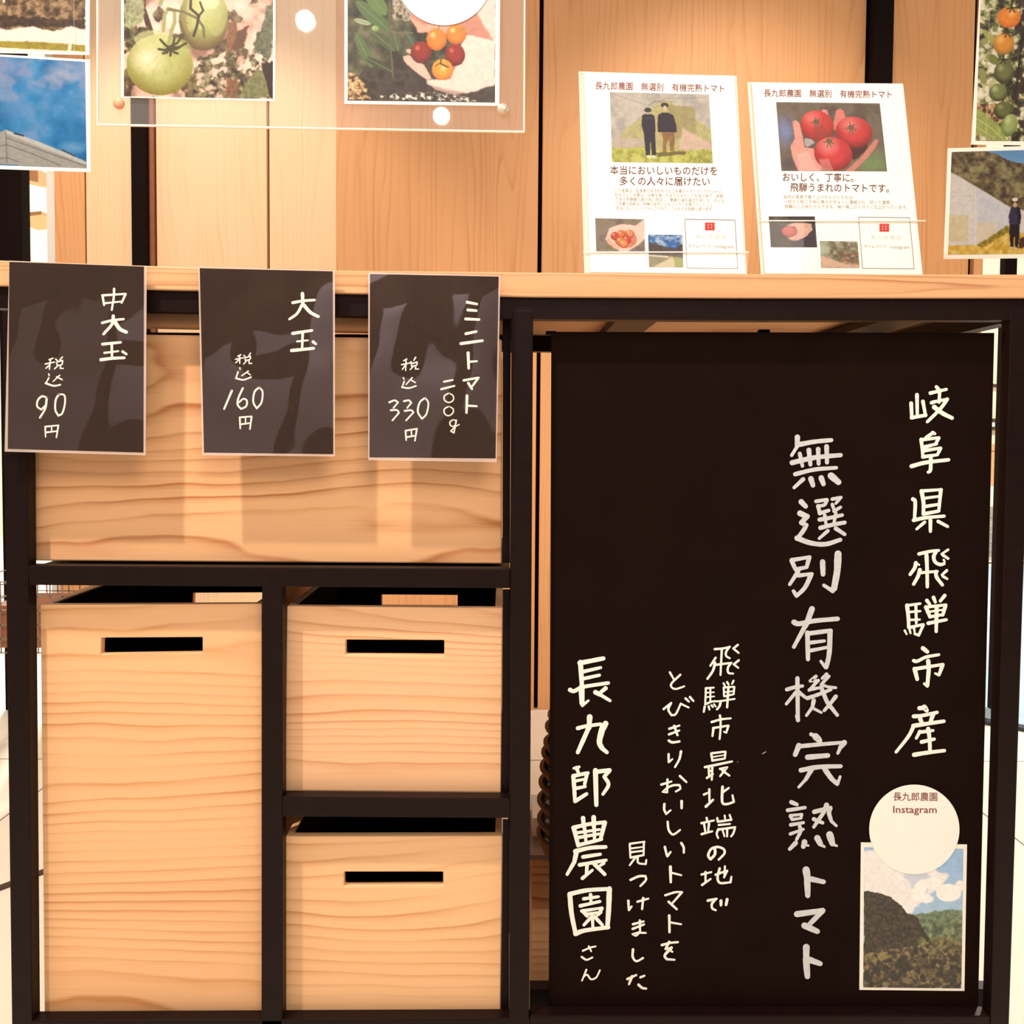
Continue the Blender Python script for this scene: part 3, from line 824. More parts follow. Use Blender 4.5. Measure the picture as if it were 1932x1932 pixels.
S2 = [(1470, 810, 6, '''w60 205,90 202,190; w42 205,190 140,295; w54; 235,170 400,140 590,122; w56 145,378 400,320 695,292; w44; 232,275 262,415; w54 335,235 352,400; w50 440,225 445,390; w54 535,195 540,375; w48 180,508 400,455 645,435; w46 270,565 168,660; w60 358,560 382,635; w60 475,550 500,620; w78 585,525 670,598;
 w62 248,820 298,872; w64 235,950 310,985; w58 315,985 250,1055; w54 250,1055 305,1085 270,1150 200,1240; w56 200,1230 350,1285 520,1300 690,1250;
 w42; 415,815 540,795; 540,800 510,855 440,868; w46 440,870 460,955; w44 455,950 560,918; w40; 600,790 700,770; 690,775 640,838; 600,850 620,915; 620,925 695,880; w46 455,1022 580,1000 712,970; w50 465,1115 600,1080 740,1055; w40 515,975 528,1070; w40 640,950 618,1065; w40 550,1148 452,1235; w48 640,1122 740,1188;
 w50; 140,1485 185,1590; w46 140,1480 345,1445; w50 338,1450 310,1560; w46 190,1585 310,1560; w46 215,1605 118,1755; w46 215,1655 370,1635; w52 360,1645 290,1790 195,1885; w46 190,1875 160,1830; w62 490,1500 495,1640; w80 665,1410 655,1600 620,1800; w46 605,1830 505,1765;'''),
 (1470, 1132, 6, '''w64 370,100 300,290; w50 295,290 165,530; w58; 165,250 225,268 400,235 660,212; w54; 318,370 325,670; w52 330,378 585,345; w58 575,350 565,600 532,760; w38 525,765 470,692; w42; 350,482 510,462; w42 350,572 540,535;
 w44 85,1012 180,985 262,972; w50 205,885 210,1360; w40 190,1040 80,1175; w42 225,1045 300,1105; w38; 415,862 350,915 435,910; 440,910 335,1022; 340,1015 460,990; 535,838 485,885 ; 560,862 475,955 570,990; w36 570,985 640,992; w44 320,1110 450,1065 585,1012; w48 475,990 540,1150 600,1230 655,1300; w44 640,1090 570,1180 508,1250; w48 390,1135 375,1210; w38 372,1215 308,1305; w34 385,1225 475,1272; w52 205,1310 212,1360;''' ),
 (1470, 1370, 6, '''w44 360,90 420,120; w76 410,115 455,160; w62 222,220 180,320; w48 240,225 450,205 700,185; w60 735,185 690,240; w40 700,220 662,305; w62 320,350 550,330; w54 245,497 450,460 695,452; w52 365,490 300,600; w36 300,600 220,688; w58 515,485 590,590 655,650; w36 660,650 688,570;
 w48 135,858 200,885; w44 95,950 290,920; w40; 125,1015 145,1055; w34 125,1010 255,995; w38 252,998 245,1040; w34 145,1055 245,1040; w40 130,1115 272,1090; w42 230,1130 240,1190 195,1280; w36 125,1218 272,1165; w50 395,968 580,920; w52 575,930 562,980 585,1060; w36 585,1070 645,1125; w54 535,890 500,980; w44 495,985 390,1140; w46 390,1050 490,1092; w50 185,1320 118,1388; w62 285,1310 272,1360; w28 290,1340 330,1350; w70 430,1265 465,1330; w34 460,1335 510,1362; w80 570,1225 600,1325; w34 600,1335 650,1352;'''),
 (1470, 1610, 6, '''w84 303,185 322,300; w70 315,290 322,475; w62 360,288 500,320; w66 200,685 350,665 480,645; w60 490,645 400,740 340,800; w72 285,815 430,880; w78 305,1060 305,1200; w74 302,1190 318,1390; w70 350,1205 462,1245;''')]
S3 = [(1300, 1200, 6, '''w26; 290,147 380,140 462,120; 452,125 418,180 420,225 460,250; 550,100 500,140 560,190; 370,145 355,440; 300,245 240,335; w30 292,300 270,390 208,482; 300,325 480,302; 470,310 438,360 445,415 498,424; 560,275 505,318 555,358;
 w24; 190,590 182,770; 188,590 280,582; w22 240,590 240,745; w18; 195,640 282,635; 190,690 285,682; w24 182,772 260,740 350,735 515,710; w28 355,745 345,790 315,828; w26 176,800 166,858; w24 220,795 230,832; w24 252,782 270,803; w22 282,772 300,795; w24; 390,535 408,568; 430,520 448,550; 502,505 486,540; w24 392,590 395,680; w22 390,582 510,572; 510,575 505,655; 400,682 505,657; w18 400,635 505,622; w28 445,575 430,805;
 w26; 348,897 355,940 355,1050 345,1165; 255,972 360,942 470,930; w28 275,1045 264,1130; 272,1040 445,1012; 445,1015 420,1090; w24 420,1092 395,1082;
 w26; 250,1332 262,1408; 252,1326 410,1306; 410,1310 404,1385; w16 262,1368 400,1345; 262,1408 402,1385; w28 180,1482 485,1418; w26; 222,1485 225,1590; 262,1475 256,1625; w18 230,1528 265,1518; 200,1605 270,1560; 350,1502 430,1485 350,1585; 375,1520 455,1578;'''),
 (1300, 1440, 6, '''w26; 228,292 230,430; 168,352 232,325; w30 190,488 270,412; w30 378,265 372,400 385,455 440,458 505,435; 505,432 490,360; w28 388,320 448,278;
 w26; 198,618 205,652; 140,676 280,645; 170,690 182,768; 225,680 215,768; 142,800 260,768; 318,620 325,660 478,638 458,582; w22 402,590 408,640; w24 335,697 462,685; 330,745 312,795 328,845; 330,748 520,722 500,790 475,825; w22 375,745 400,825; 430,745 430,825;
 w30; 292,965 290,1030 242,1085 216,1040 248,970 320,945 390,970 398,1020 335,1088; w26; 185,1230 185,1338; 140,1257 250,1230; 146,1375 242,1308; 300,1260 430,1212; w26 430,1215 395,1290; w28 345,1188 322,1290 350,1352 465,1345; 468,1345 478,1282; w24 405,1165 398,1285;
 w30; 212,1552 310,1532; w28 300,1535 258,1590 262,1640 300,1660; w34 360,1555 360,1605; w34 430,1538 418,1600;''')]
S4 = [(1200, 1250, 6, '''w24; 382,110 428,190; 500,137 405,230 400,275 450,298 545,268; w26; 312,525 398,455; 395,458 365,530 400,595 450,580 505,465; w24 505,465 595,508; 560,405 598,442; 610,390 650,435; w26; 375,748 490,712; 372,812 488,768; w30 432,718 468,820; w30 370,882 410,902 490,892; w26 368,1035 368,1125; w24 370,1125 410,1092; w28 508,1005 490,1090 440,1182;
 w26; 285,1380 400,1345; 355,1322 352,1468; w22 350,1468 300,1462 350,1415; 350,1415 420,1388 490,1385 500,1425 450,1458; 495,1282 570,1352; w28 320,1600 318,1660 340,1712; w24 340,1712 390,1670; w32 515,1568 515,1645;'''),
 (1160, 1550, 6, '''w26 597,0 608,90 650,143 690,130 738,92; w28 565,285 590,390; w26 595,390 630,342; w28 752,242 778,290 780,350; w32 628,510 632,685; w24 640,577 752,605; w26; 570,832 680,798 758,796; 758,798 645,928; w28 608,905 700,990; w30 615,1062 618,1250; w24 622,1138 750,1160; w28 532,1395 620,1372 712,1362; w30 615,1360 572,1440; w24 575,1440 640,1425; w32 640,1425 565,1510 585,1552; w26 585,1555 675,1562; w26 618,1448 650,1472;''')]
S5 = [(1160, 1550, 6, '''w24; 168,255 175,400; 168,250 335,226; 328,232 325,378; w20 182,302 325,284; 182,345 325,328; w26 178,405 325,378; w24 235,400 168,492; 258,392 265,465 345,480; 348,478 356,432; w28 178,658 270,618 345,615 350,660 288,728; w28 152,895 158,1000; w24 160,1000 190,958; w26 255,905 378,870; w28 320,865 308,988; w28 205,1160 325,1128; w28 202,1212 330,1162; w26 282,1118 285,1240; w24 285,1240 242,1288 200,1272 255,1255; w24 255,1255 350,1258; w28 205,1445 202,1530 245,1578 318,1542; w28 142,1780 242,1735; w30 195,1748 160,1838; w26 290,1760 335,1742; w30 268,1845 310,1880 352,1888;''')]
S6 = [(1050, 1220, 6, '''w54; 270,175 288,450; w54 262,185 530,132; w40 310,280 500,236; w40 310,360 485,322; w46 152,488 200,502 300,455 585,410; w64 282,460 288,640; w34 292,665 360,610; w46 555,470 500,515; w54 440,515 500,545; w40 490,540 605,610;
 w62 375,795 368,920; w52 360,925 240,1195; w44 240,922 330,900 500,875; w62 555,870 530,930; w66 525,900 485,1070 510,1140; w50 510,1145 570,1195;
 w34 255,1360 195,1375; w44 225,1370 245,1420; w48; 190,1465 200,1600 208,1750; w44 190,1462 355,1428; w44 345,1432 318,1555; w34 218,1518 320,1498; w40 222,1602 325,1582; w46 215,1745 340,1665; w56; 440,1400 450,1790; w50 440,1418 600,1395; w48 600,1398 540,1470; w44 540,1470 588,1560 525,1668;'''),
 (1050, 1530, 6, '''w50; 300,80 308,180; w54 420,70 422,180; w50 195,190 245,390; w46; 190,188 350,150 550,125; w50 545,130 500,310; w34 230,245 485,208; w38 240,300 480,258; w44 245,385 510,318; w40; 315,180 332,340; 425,170 430,330; w48 210,455 380,415 555,405; w54 228,450 200,580; w44 195,585 120,715; w42 300,518 495,488; w42 262,608 560,555; w42 345,612 338,715; w38 292,760 405,668; w36 535,590 495,615; w46 430,600 545,715;
 w50; 148,938 350,895 595,880; w56 150,940 170,1160 215,1385; w60 597,880 590,1100 575,1315; w52 215,1388 320,1350 585,1315; w38; 308,992 475,968; w40 385,945 390,1030; w40 268,1072 490,1022; w36 285,1130 515,1095; w48 300,1130 345,1185; w42 512,1100 480,1165; w36 345,1165 505,1145; w40 400,1190 310,1288; w38 405,1190 412,1330; w42 430,1195 518,1288; w24 450,1190 505,1150;
 w22; 297,1580 380,1545 442,1530; w22 365,1530 392,1585; w24 285,1650 340,1682 405,1655; w22; 337,1795 288,1918; 312,1865 348,1852 390,1902 450,1880 490,1800;''')]
for S, mt_ in ((S1, 'chalk'), (S2, 'chalkgrey'), (S3, 'chalk'), (S4, 'chalk'), (S5, 'chalk'), (S6, 'chalk')):
    strokes('lettering', S, plB, M[mt_], bb)
for q_ in ('w12 832,1330 868,1308;', 'w12 550,1425 553,1427;'): strokes('chalk_speck', [(1300, 1200, 6, q_)], plB, M['inkgrey'], bb)

# photo card and round sticker on the board
pcx = [(1624, 1589), (1824, 1593), (1819, 1869), (1621, 1867)]
pcard = thing('photo_card', 'white bordered photo of a wooded mountain stuck on the blackboard', 'photo', at(1722, 1868, YB) - Vector((0, .001, 0)))
sheet('card', pcx, plB, M['photopaper'], pcard, th=.0006, off=.0002)
P = Pic(1630, 1598, 1817, 1864, 1.25, 31)
P.grad((150, 190, 232), (186, 214, 232))
P.poly([(1630, 1598), (1700, 1598), (1790, 1650), (1740, 1700), (1715, 1725), (1630, 1700)], (243, 240, 240), 14, 5, 30, 1)
P.poly([(1700, 1640), (1755, 1650), (1745, 1690), (1712, 1668)], (206, 214, 232), 10, 5, 16, 2)
P.ell(1735, 1678, 12, 22, (254, 252, 250), soft=2, rot=.4).ell(1758, 1664, 16, 10, (254, 252, 250), soft=2).ell(1790, 1682, 24, 17, (252, 250, 248), soft=2).ell(1812, 1668, 10, 10, (250, 248, 246)).ell(1748, 1694, 14, 8, (250, 249, 248), soft=3)
P.poly([(1715, 1725), (1745, 1722), (1775, 1716), (1800, 1714), (1817, 1716), (1817, 1800), (1720, 1800)], (104, 124, 96), 3, 2, 12, 3, noise=.4)
P.noisy([(60, 76, 56), (104, 122, 90), (140, 150, 110)], 7, P.soft(P.pmask([(1730, 1745), (1765, 1735), (1817, 1728), (1817, 1790), (1740, 1790)], 4, 9), 2), 4)
P.noisy([(22, 16, 12), (50, 38, 29), (78, 62, 48)], 4, P.pmask([(1630, 1684), (1640, 1681), (1672, 1688), (1695, 1702), (1712, 1722), (1730, 1728), (1745, 1755), (1770, 1790), (1760, 1864), (1630, 1864)], 3, 8, 7), 6)
P.noisy([(20, 15, 10), (48, 37, 26), (92, 76, 52), (140, 124, 82)], 7, P.pmask([(1630, 1800), (1680, 1790), (1720, 1785), (1760, 1768), (1817, 1775), (1817, 1864), (1630, 1864)], 6, 14, 8), 9)
P.blobs(40, (1635, 1790, 1815, 1862), 3, 9, [(122, 104, 66), (142, 128, 78), (96, 78, 54), (150, 130, 96), (64, 50, 36)], .6)
P.blobs(30, (1735, 1765, 1812, 1795), 3, 8, [(120, 118, 64), (150, 146, 80), (90, 92, 60)], .6)
P.blobs(14, (1650, 1800, 1695, 1815), 3, 8, [(150, 140, 62), (166, 158, 74)], .6)
P.blobs(46, (1635, 1795, 1815, 1862), 3, 8, [(30, 22, 16), (24, 18, 12)], .75)
P.build([(1630, 1598), (1817, 1601), (1813, 1864), (1628, 1862)], plB, pcard, lift=.0011, gain=.95)

def disc(name, cx, cy, rx, ry, pl, mat, parent=None, off=0.0, th=.0004, n=64, loc=None):
    c = [(cx + rx * math.cos(2 * math.pi * i / n), cy + ry * math.sin(2 * math.pi * i / n)) for i in range(n)]
    return sheet(name, c, pl, mat, parent, th, off, loc)
stk = thing('round_sticker', 'round white sticker with dark red lettering overlapping the mountain photo', 'sticker', at(1724, 1649, YB) - Vector((0, .002, 0)))
disc('disc', 1724, 1564, 85, 84.5, plB, M['paper'], stk, off=.0014)
for ln_ in (('長九郎農園', 1684, 1502, 1767, 1502.5, 17.5, .004), ('Instagram', 1684, 1525.5, 1766, 1526, 19, .006)): text('lettering', [ln_], plB, M['inkred'], stk, lift=.0021)

# ================================================================== PRICE CARDS
YC = -.016
plC = vplane(YC)
def price_card(label, outer, inner, blocks):
    (x0, y0), (x1, y1), (x2, y2), (x3, y3) = outer
    root = thing('price_card', label, 'price card', at((x2 + x3) / 2, (y2 + y3) / 2, YC), 'price cards hanging from the counter edge')
    sheet('card', inner, plC, M['cardblack'], root, th=.0004)
    for ox_, oy_, s_, tx in blocks:
        for seg_ in tx.split('|'): strokes('lettering', [(ox_, oy_, s_, seg_)], plC, M['chalk'], root, lift=.0006, jit=.03)
    # laminating film: a gently buckled sheet in front of the card
    nx, ny = 26, 34
    u, v = np.meshgrid(np.linspace(0, 1, nx), np.linspace(0, 1, ny))
    c = np.array(outer, float); u3, v3 = u[..., None], v[..., None]
    Pp = (c[0] * (1 - u3) + c[1] * u3) * (1 - v3) + (c[3] * (1 - u3) + c[2] * u3) * v3
    k = len(label)
    bow = .0012 + .0016 * np.sin(math.pi * u) * np.sin(math.pi * v) * (.6 + .4 * np.sin(v * 5 + k)) + .0003 * np.sin(u * 9 + v * 4 + k)
    V = plC.pts(Pp[..., 0], Pp[..., 1]) - plC.n * bow[..., None]
    idx = np.arange(nx * ny).reshape(ny, nx)
    q = np.stack([idx[:-1, :-1], idx[1:, :-1], idx[1:, 1:], idx[:-1, 1:]], -1).reshape(-1, 4)
    mesh('laminate_film', V.reshape(-1, 3), q.tolist(), M['film'], root, smooth=True)
    frame_sheet('film_edge', outer, inner, plC, M['filmedge'], root, th=.0005, off=.0)
    # clip tab that holds the card on the counter edge
    xm = (x0 + x1) / 2; p = at(xm, (y0 + y1) / 2 + 12, YC)
    MB().box(p.x - .012, p.x + .012, YC, Yc + .0005, p.z - .006, p.z + .004).build('tape_tab', M['filmedge'], root)
    return root
M['filmedge'] = clear('laminate_edge', haze=.42, hazecol=(.92, .76, .68), rough=.15)
price_card('black handwritten price card for 90 yen, leftmost of the three',
    [(18, 492), (277, 503), (275, 859), (9, 852)], [(18, 494), (272, 503), (271, 854), (15, 847)],
    [(0, 480, 4.025, '''w18; 868,262 865,330 850,422; 780,312 792,385; 778,312 955,300; 955,302 925,368; w15 790,372 925,358; w20; 778,520 860,500 940,492; w24 862,468 852,530 788,605; w30 872,510 910,565 960,590; w22; 780,682 918,668; w16 795,748 900,735; w20 850,682 852,790; w24 768,800 850,790 945,785; w20 932,738 962,758;
     |w11; 375,800 405,788; 346,832 415,818; 385,800 377,873; 380,838 350,865; 425,795 438,808; 475,780 455,803; 430,818 478,806 470,838 436,842 430,818; 445,842 415,870; 460,842 460,866 482,866; w11; 372,908 376,922; w12 372,938 350,980; w15 348,978 410,998 460,990; w10 455,918 405,965; w12 432,930 475,952;
     w15; 358,1088 320,1078 288,1110 285,1155 315,1178 350,1140 358,1088; w17 356,1100 345,1170 305,1240; w15 450,1062 425,1105 422,1180 445,1225 475,1205 495,1130 490,1070 450,1062;
     w13; 345,1310 348,1385; 345,1308 445,1298; 445,1300 430,1390; w11 393,1305 395,1345; 350,1352 435,1342;''')])
price_card('black handwritten price card for 160 yen, in the middle of the three',
    [(374, 503), (632, 511), (632, 861), (382, 859)], [(377, 506), (628, 512), (629, 857), (385, 854)],
    [(360, 490, 4.83, '''w26; 930,392 1030,375 1128,368; w32 1018,310 1022,400; w26 1018,405 970,490 900,542; w32 1032,415 1090,480 1162,518; w28; 930,672 1105,645; w18 970,745 1068,735; w24 1020,672 1015,815; w30 920,828 1120,808; w26 1115,748 1140,768;
     |w12; 430,880 458,865; 408,908 482,893; 447,880 447,945; 440,912 410,940; 485,872 495,882; 545,852 528,878; 492,895 545,880 540,908 498,918 492,895; 510,920 482,952; 532,920 532,945 558,945; w12 448,985 450,1000; w14 432,1022 412,1080; w16 412,1080 480,1095 550,1070; w13 525,1015 465,1058; 515,1030 545,1050;
     w20 375,1195 305,1360; w18; 475,1172 435,1260 428,1320 460,1360 505,1335 512,1285 480,1268 440,1300; 625,1163 582,1205 570,1295 602,1355 645,1300 655,1205 625,1163;
     w16; 447,1440 452,1538; 447,1437 555,1428; 555,1430 540,1545; w13 500,1437 500,1495; 455,1500 548,1488;''')])
price_card('black handwritten price card for 330 yen, rightmost of the three, with wavy reflections',
    [(695, 514), (944, 520), (937, 872), (695, 868)], [(698, 517), (941, 522), (935, 865), (697, 863)],
    [(670, 490, 4.83, '''w26; 1022,388 1110,405; w26 1028,458 1105,465; w26 1008,540 1130,546; w26; 1010,675 1105,655; w28 965,765 1160,738; w28 1030,850 1035,990; w20 1048,930 1110,925; w22; 990,1100 1125,1075; 1122,1078 1070,1150; w24 1032,1125 1065,1178; w24 1020,1240 1015,1395; w20 1030,1330 1108,1335;
     |w13; 445,920 472,905; 425,957 505,940; 465,922 460,1010; 460,962 430,1000; 508,930 520,942; 552,890 535,918; 510,952 565,932 560,960 516,972 510,952; 530,972 502,1002; 552,972 550,996 578,996; w12 440,1075 446,1090; w14 448,1110 428,1162; w16 428,1162 490,1170 555,1150; w13 520,1075 465,1138; 515,1100 550,1120;
     w17; 312,1300 360,1282 392,1300 350,1350; 325,1372 380,1370 400,1395 340,1465; 445,1290 490,1282 512,1305 475,1350; 452,1378 510,1372 532,1392 465,1465; 640,1258 590,1300 572,1385 610,1450 650,1405 668,1310 640,1258;
     w16; 460,1562 466,1645; 460,1558 565,1540; 563,1542 545,1650; w13 512,1552 515,1612; 470,1617 555,1602; |w18 810,1112 890,1096; 785,1180 905,1150; w13; 855,1216 815,1240 815,1280 855,1302 893,1280 893,1240 855,1216; 855,1336 815,1360 815,1400 850,1422 890,1398 893,1360 855,1336;
     890,1458 865,1480 870,1510 900,1518 920,1490 915,1465 890,1458; w14 922,1462 908,1540 900,1578 872,1562; w12 872,1562 910,1525 948,1502;''')])
# ================================================================== HANGING ACRYLIC SHEET AND PHOTOS
YA = .20
plA = vplane(YA)
ZR = 2.66
def cord(x, z0, Y, parent):
    r = .0006
    MB().box(x - r, x + r, Y + .004, Y + .004 + 2 * r, z0, ZR).build('cord', M['acryl'], parent)
hr = MB().box(-1.15, 1.25, YA - .006, YA + .02, ZR, ZR + .03)
for x in (-1.1, 1.2): hr.box(x - .012, x + .012, YA + .02, YW + .05, ZR, ZR + .03)
hang = hr.build('hanging_rail', M['steel'], loc=(0, YA, ZR))
tag(hang, 'black steel rail overhead that the photos and acrylic sheet hang from', 'rail')

ac = [(186, -330), (992, -330), (989, 250), (186, 236)]
acr = thing('acrylic_sheet', 'clear acrylic sheet hanging over the counter with two large tomato photos on it', 'sheet', at(590, 240, YA))
c4 = np.array(ac, float); 
sheet('clear_sheet', ac, plA, M['acryl'], acr, th=.004)
sheet('edge', [(186, 235), (989, 248.5), (989, 251.5), (186, 238)], plA, M['edge'], acr, th=.0045, off=-.0002)
sheet('edge', [(989.5, -330), (992.5, -330), (990, 251), (987.2, 251)], plA, M['edge'], acr, th=.0045, off=-.0002)
sheet('edge', [(184, -330), (186.5, -330), (187, 237), (184.5, 237)], plA, M['edge'], acr, th=.0045, off=-.0002)
for x in (240, 940):
    p = at(x, -325, YA); cord(p.x, p.z, YA - .004, acr)
def pin(px, py, r, mat):
    c = at(px, py, YA - .004); V, Fc = [], []
    n = 24; pr = [(r, 0), (r, .003), (r * .8, .0055), (r * .35, .0065), (.0001, .0067)]
    for rr, d in pr:
        for i in range(n):
            t = 2 * math.pi * i / n; V.append((c.x + rr * math.cos(t), c.y - d, c.z + rr * math.sin(t)))
    for k in range(len(pr) - 1):
        for i in range(n):
            j = (i + 1) % n; Fc.append([k * n + i, k * n + j, (k + 1) * n + j, (k + 1) * n + i])
    mesh('pin', V, Fc, M[mat], acr, smooth=True)
pin(225, 196, .0085, 'pin'); pin(948.5, 206.5, .0085, 'pinw')

def photo(label, outer, Y, cords=None, name='photo_card', group=None):
    pl = vplane(Y)
    x = sum(o_[0] for o_ in outer) / 4
    root = thing(name, label, 'photo', at(x, outer[2][1], Y), group)
    sheet('card', outer, pl, M['photopaper'], root, th=.0006)
    if cords:
        for cx in cords:
            p = at(cx, outer[0][1] + 3, Y); cord(p.x, p.z, Y - .004, root)
    return root, pl

# green tomatoes
rt, pl = photo('hanging photo of large green unripe tomatoes on the vine', [(229, -190), (521, -190), (519, 191), (229, 184)], YA - .0045)
P = Pic(234, -184, 516, 187, 1.2, 3)
P.noisy([(150, 110, 92), (212, 178, 160), (236, 206, 190), (240, 216, 200)], 44, octv=3)
P.noisy([(52, 34, 26), (96, 74, 48), (132, 124, 84)], 14, P.soft((fbm(P.X / 30, P.Y / 30, 71, 3) > .55).astype(float), 2), 2)
P.poly([(258, -184), (272, -184), (276, 20), (290, 62), (278, 62), (264, 10)], (62, 34, 26))
P.poly([(234, -40), (262, -30), (274, 20), (262, 50), (234, 62)], (146, 150, 110), 12, 2, 14, noise=.35)
P.noisy([(46, 30, 20), (80, 70, 40), (120, 120, 80)], 9, P.soft(P.pmask([(234, 60), (280, 55), (300, 80), (250, 90), (236, 110)], 8, 8), 2))
P.poly([(430, 45), (447, 40), (449, 187), (429, 187)], (128, 86, 58), 2, 2, noise=.2)
P.poly([(447, 60), (470, 48), (462, 90), (440, 100)], (96, 62, 42), 4, 2)
P.poly([(485, 60), (505, 20), (516, 0), (516, 110), (500, 110), (480, 95)], (96, 100, 74), 8, 2, 12, noise=.35)
P.noisy([(52, 36, 26), (104, 96, 64), (158, 152, 118)], 8, P.soft(P.pmask([(366, 110), (420, 100), (500, 100), (516, 130), (516, 187), (365, 187)], 14, 9) * (fbm(P.X / 12, P.Y / 12, 19, 3) > .47), 2), 5)
P.poly([(494, 120), (516, 115), (516, 187), (506, 187)], (44, 22, 18), 4, 2)
P.poly([(468, 150), (490, 128), (505, 160), (508, 184), (455, 187)], (120, 122, 80), 5, 2, 8, noise=.25)
P.poly([(400, 112), (424, 100), (424, 118), (402, 122)], (236, 206, 188), 6, 2)
P.blobs(14, (375, 130, 430, 185), 3, 8, [(232, 204, 184), (214, 186, 160)], .8)
P.ell(385, 38, 47, 60, (156, 160, 88), hi=(206, 212, 150), lo=(96, 74, 40), hx=.1, hy=-.45, hr=.8)
P.ell(408, 22, 22, 48, (178, 184, 118), a=.55, hi=(216, 218, 170), soft=4)
P.ell(395, 5, 20, 14, (222, 222, 182), a=.6, soft=4)
P.poly([(353, 0), (380, 0), (385, 60), (356, 62)], (196, 198, 136), 5, 4, a=.5)
P.ell(302, 126, 63, 58, (178, 182, 112), hi=(228, 224, 188), lo=(128, 118, 42), hx=-.35, hy=-.2, hr=.6)
P.ell(288, 78, 34, 18, (196, 202, 140), a=.7, soft=4).ell(334, 94, 26, 20, (170, 176, 104), a=.7, soft=4)
for x, a in ((270, .1), (290, .12), (325, .12), (345, .12)): P.line([(318, 90), (x, 140), (302 + (x - 302) * .8, 182)], 5, (146, 146, 66), a)
P.line([(309, 60), (311, 30), (318, 19), (330, 22), (330, 45), (324, 62), (319, 84)], 7, (156, 156, 100))
P.line([(318, 20), (345, 24), (372, 36), (384, 52), (386, 72)], 5, (110, 104, 60))
P.line([(303, 10), (306, 0), (300, -60)], 8, (150, 150, 100))
P.line([(362, -40), (360, 18), (376, 32), (372, 52), (366, 70)], 5, (60, 40, 26)).line([(374, 34), (384, 22), (378, 6)], 4, (60, 40, 26))
for e in ((303, 78), (300, 96), (308, 104), (322, 108), (336, 104), (340, 92), (352, 84), (346, 68), (330, 74)):
    P.line([(320, 92), ((320 + e[0]) / 2 + 2, (92 + e[1]) / 2 + 4), e], 4.5, (64, 60, 24))
P.line([(340, 42), (346, 60), (356, 80)], 3.5, (96, 88, 46))
P.build([(234, -184), (516, -184), (515, 187), (234, 182)], pl, rt, lift=.0008)

# hand with coloured cherry tomatoes
rt, pl = photo('hanging photo of a palm holding orange and dark red cherry tomatoes', [(650, -190), (945, -190), (942, 200), (650, 196)], YA - .0045)
P = Pic(656, -184, 935, 194, 1.2, 5)
P.noisy([(36, 34, 26), (62, 62, 46), (84, 84, 62), (110, 108, 84)], 22)
P.noisy([(44, 36, 30), (74, 62, 56), (58, 48, 42)], 16, P.soft(P.pmask([(700, 120), (800, 115), (935, 150), (935, 194), (656, 194), (656, 180)], 6, 20), 3))
P.noisy([(60, 40, 24), (176, 140, 92), (232, 208, 160)], 6, P.soft(P.pmask([(656, 140), (672, 142), (690, 165), (700, 190), (656, 192)], 5, 9), 2), 3)
P.noisy([(120, 110, 92), (190, 182, 160), (60, 56, 44)], 7, P.soft(P.pmask([(742, 0), (782, 0), (776, 40), (742, 40)], 6, 8), 2), 4)
for l in (((672, 4, 735, 60), 13, (84, 108, 64)), ((690, -20, 728, 30), 14, (98, 122, 72)), ((672, 68, 702, 130), 10, (86, 110, 66)), ((700, 60, 745, 98), 9, (74, 88, 62)), ((742, 60, 752, 98), 9, (84, 94, 72)), ((765, 60, 782, 90), 7, (78, 88, 68)), ((656, -60, 700, -10), 16, (104, 128, 80)), ((690, 112, 740, 138), 7, (62, 70, 48)), ((668, 40, 700, 48), 5, (160, 172, 140))):
    (x0, y0, x1, y1), w_, c = l; P.leaf(x0, y0, x1, y1, w_, c, (120, 138, 100))
P.line([(668, 66), (720, 62), (780, 64)], 2, (110, 110, 80)).line([(735, -60), (735, 60), (742, 150)], 3, (92, 98, 66))
P.ell(708, 56, 7, 5, (140, 170, 110), hi=(220, 235, 200))
P.poly([(780, -184), (935, -184), (935, 90), (870, 60), (800, 60), (776, 40)], (206, 140, 120), 3, 3)
P.poly([(900, -184), (935, -184), (935, 84), (896, 20)], (240, 214, 206), 3, 5)
P.poly([(772, 34), (800, 48), (850, 48), (845, 66), (790, 64)], (230, 170, 150), 3, 3)
P.poly([(880, 66), (935, 78), (935, 160), (900, 172), (880, 178), (850, 172), (820, 166), (806, 160), (806, 152), (830, 152), (866, 110), (872, 80)], (244, 222, 212), 2, 3)
P.poly([(760, 108), (772, 106), (800, 124), (815, 150), (806, 153), (784, 138), (764, 120)], (236, 192, 176), 1, 2)
P.poly([(768, 94), (780, 96), (778, 104), (768, 102)], (232, 190, 172), 1, 1)
P.poly([(840, 120), (866, 112), (850, 150), (838, 150)], (196, 108, 92), 2, 3)
P.poly([(806, 156), (830, 166), (880, 176), (860, 181), (822, 172)], (236, 200, 184), 1, 2, a=.7)
P.noisy([(70, 62, 54), (220, 214, 204), (250, 248, 240)], 5, P.soft((P.pmask([(712, 184), (790, 176), (880, 182), (900, 192), (715, 191)], 5, 8) * (fbm(P.X / 6, P.Y / 4, 8, 3) > .5)), 1), 9)
P.ell(795, 101, 20, 21, (146, 44, 34), hi=(226, 120, 100), lo=(92, 20, 18), hr=.3)
P.ell(859, 105, 19, 21, (152, 40, 32), hi=(226, 110, 96), lo=(92, 20, 18), hr=.3)
P.ell(861, 66, 19, 19, (224, 142, 56), hi=(250, 214, 160), lo=(190, 96, 30), hr=.35)
P.ell(824, 76, 19, 21, (226, 140, 52), hi=(250, 208, 150), lo=(196, 100, 30), hr=.35)
P.ell(835, 133, 20, 20, (238, 166, 60), hi=(252, 218, 150), lo=(206, 118, 40), hx=.1, hy=-.1, hr=.35)
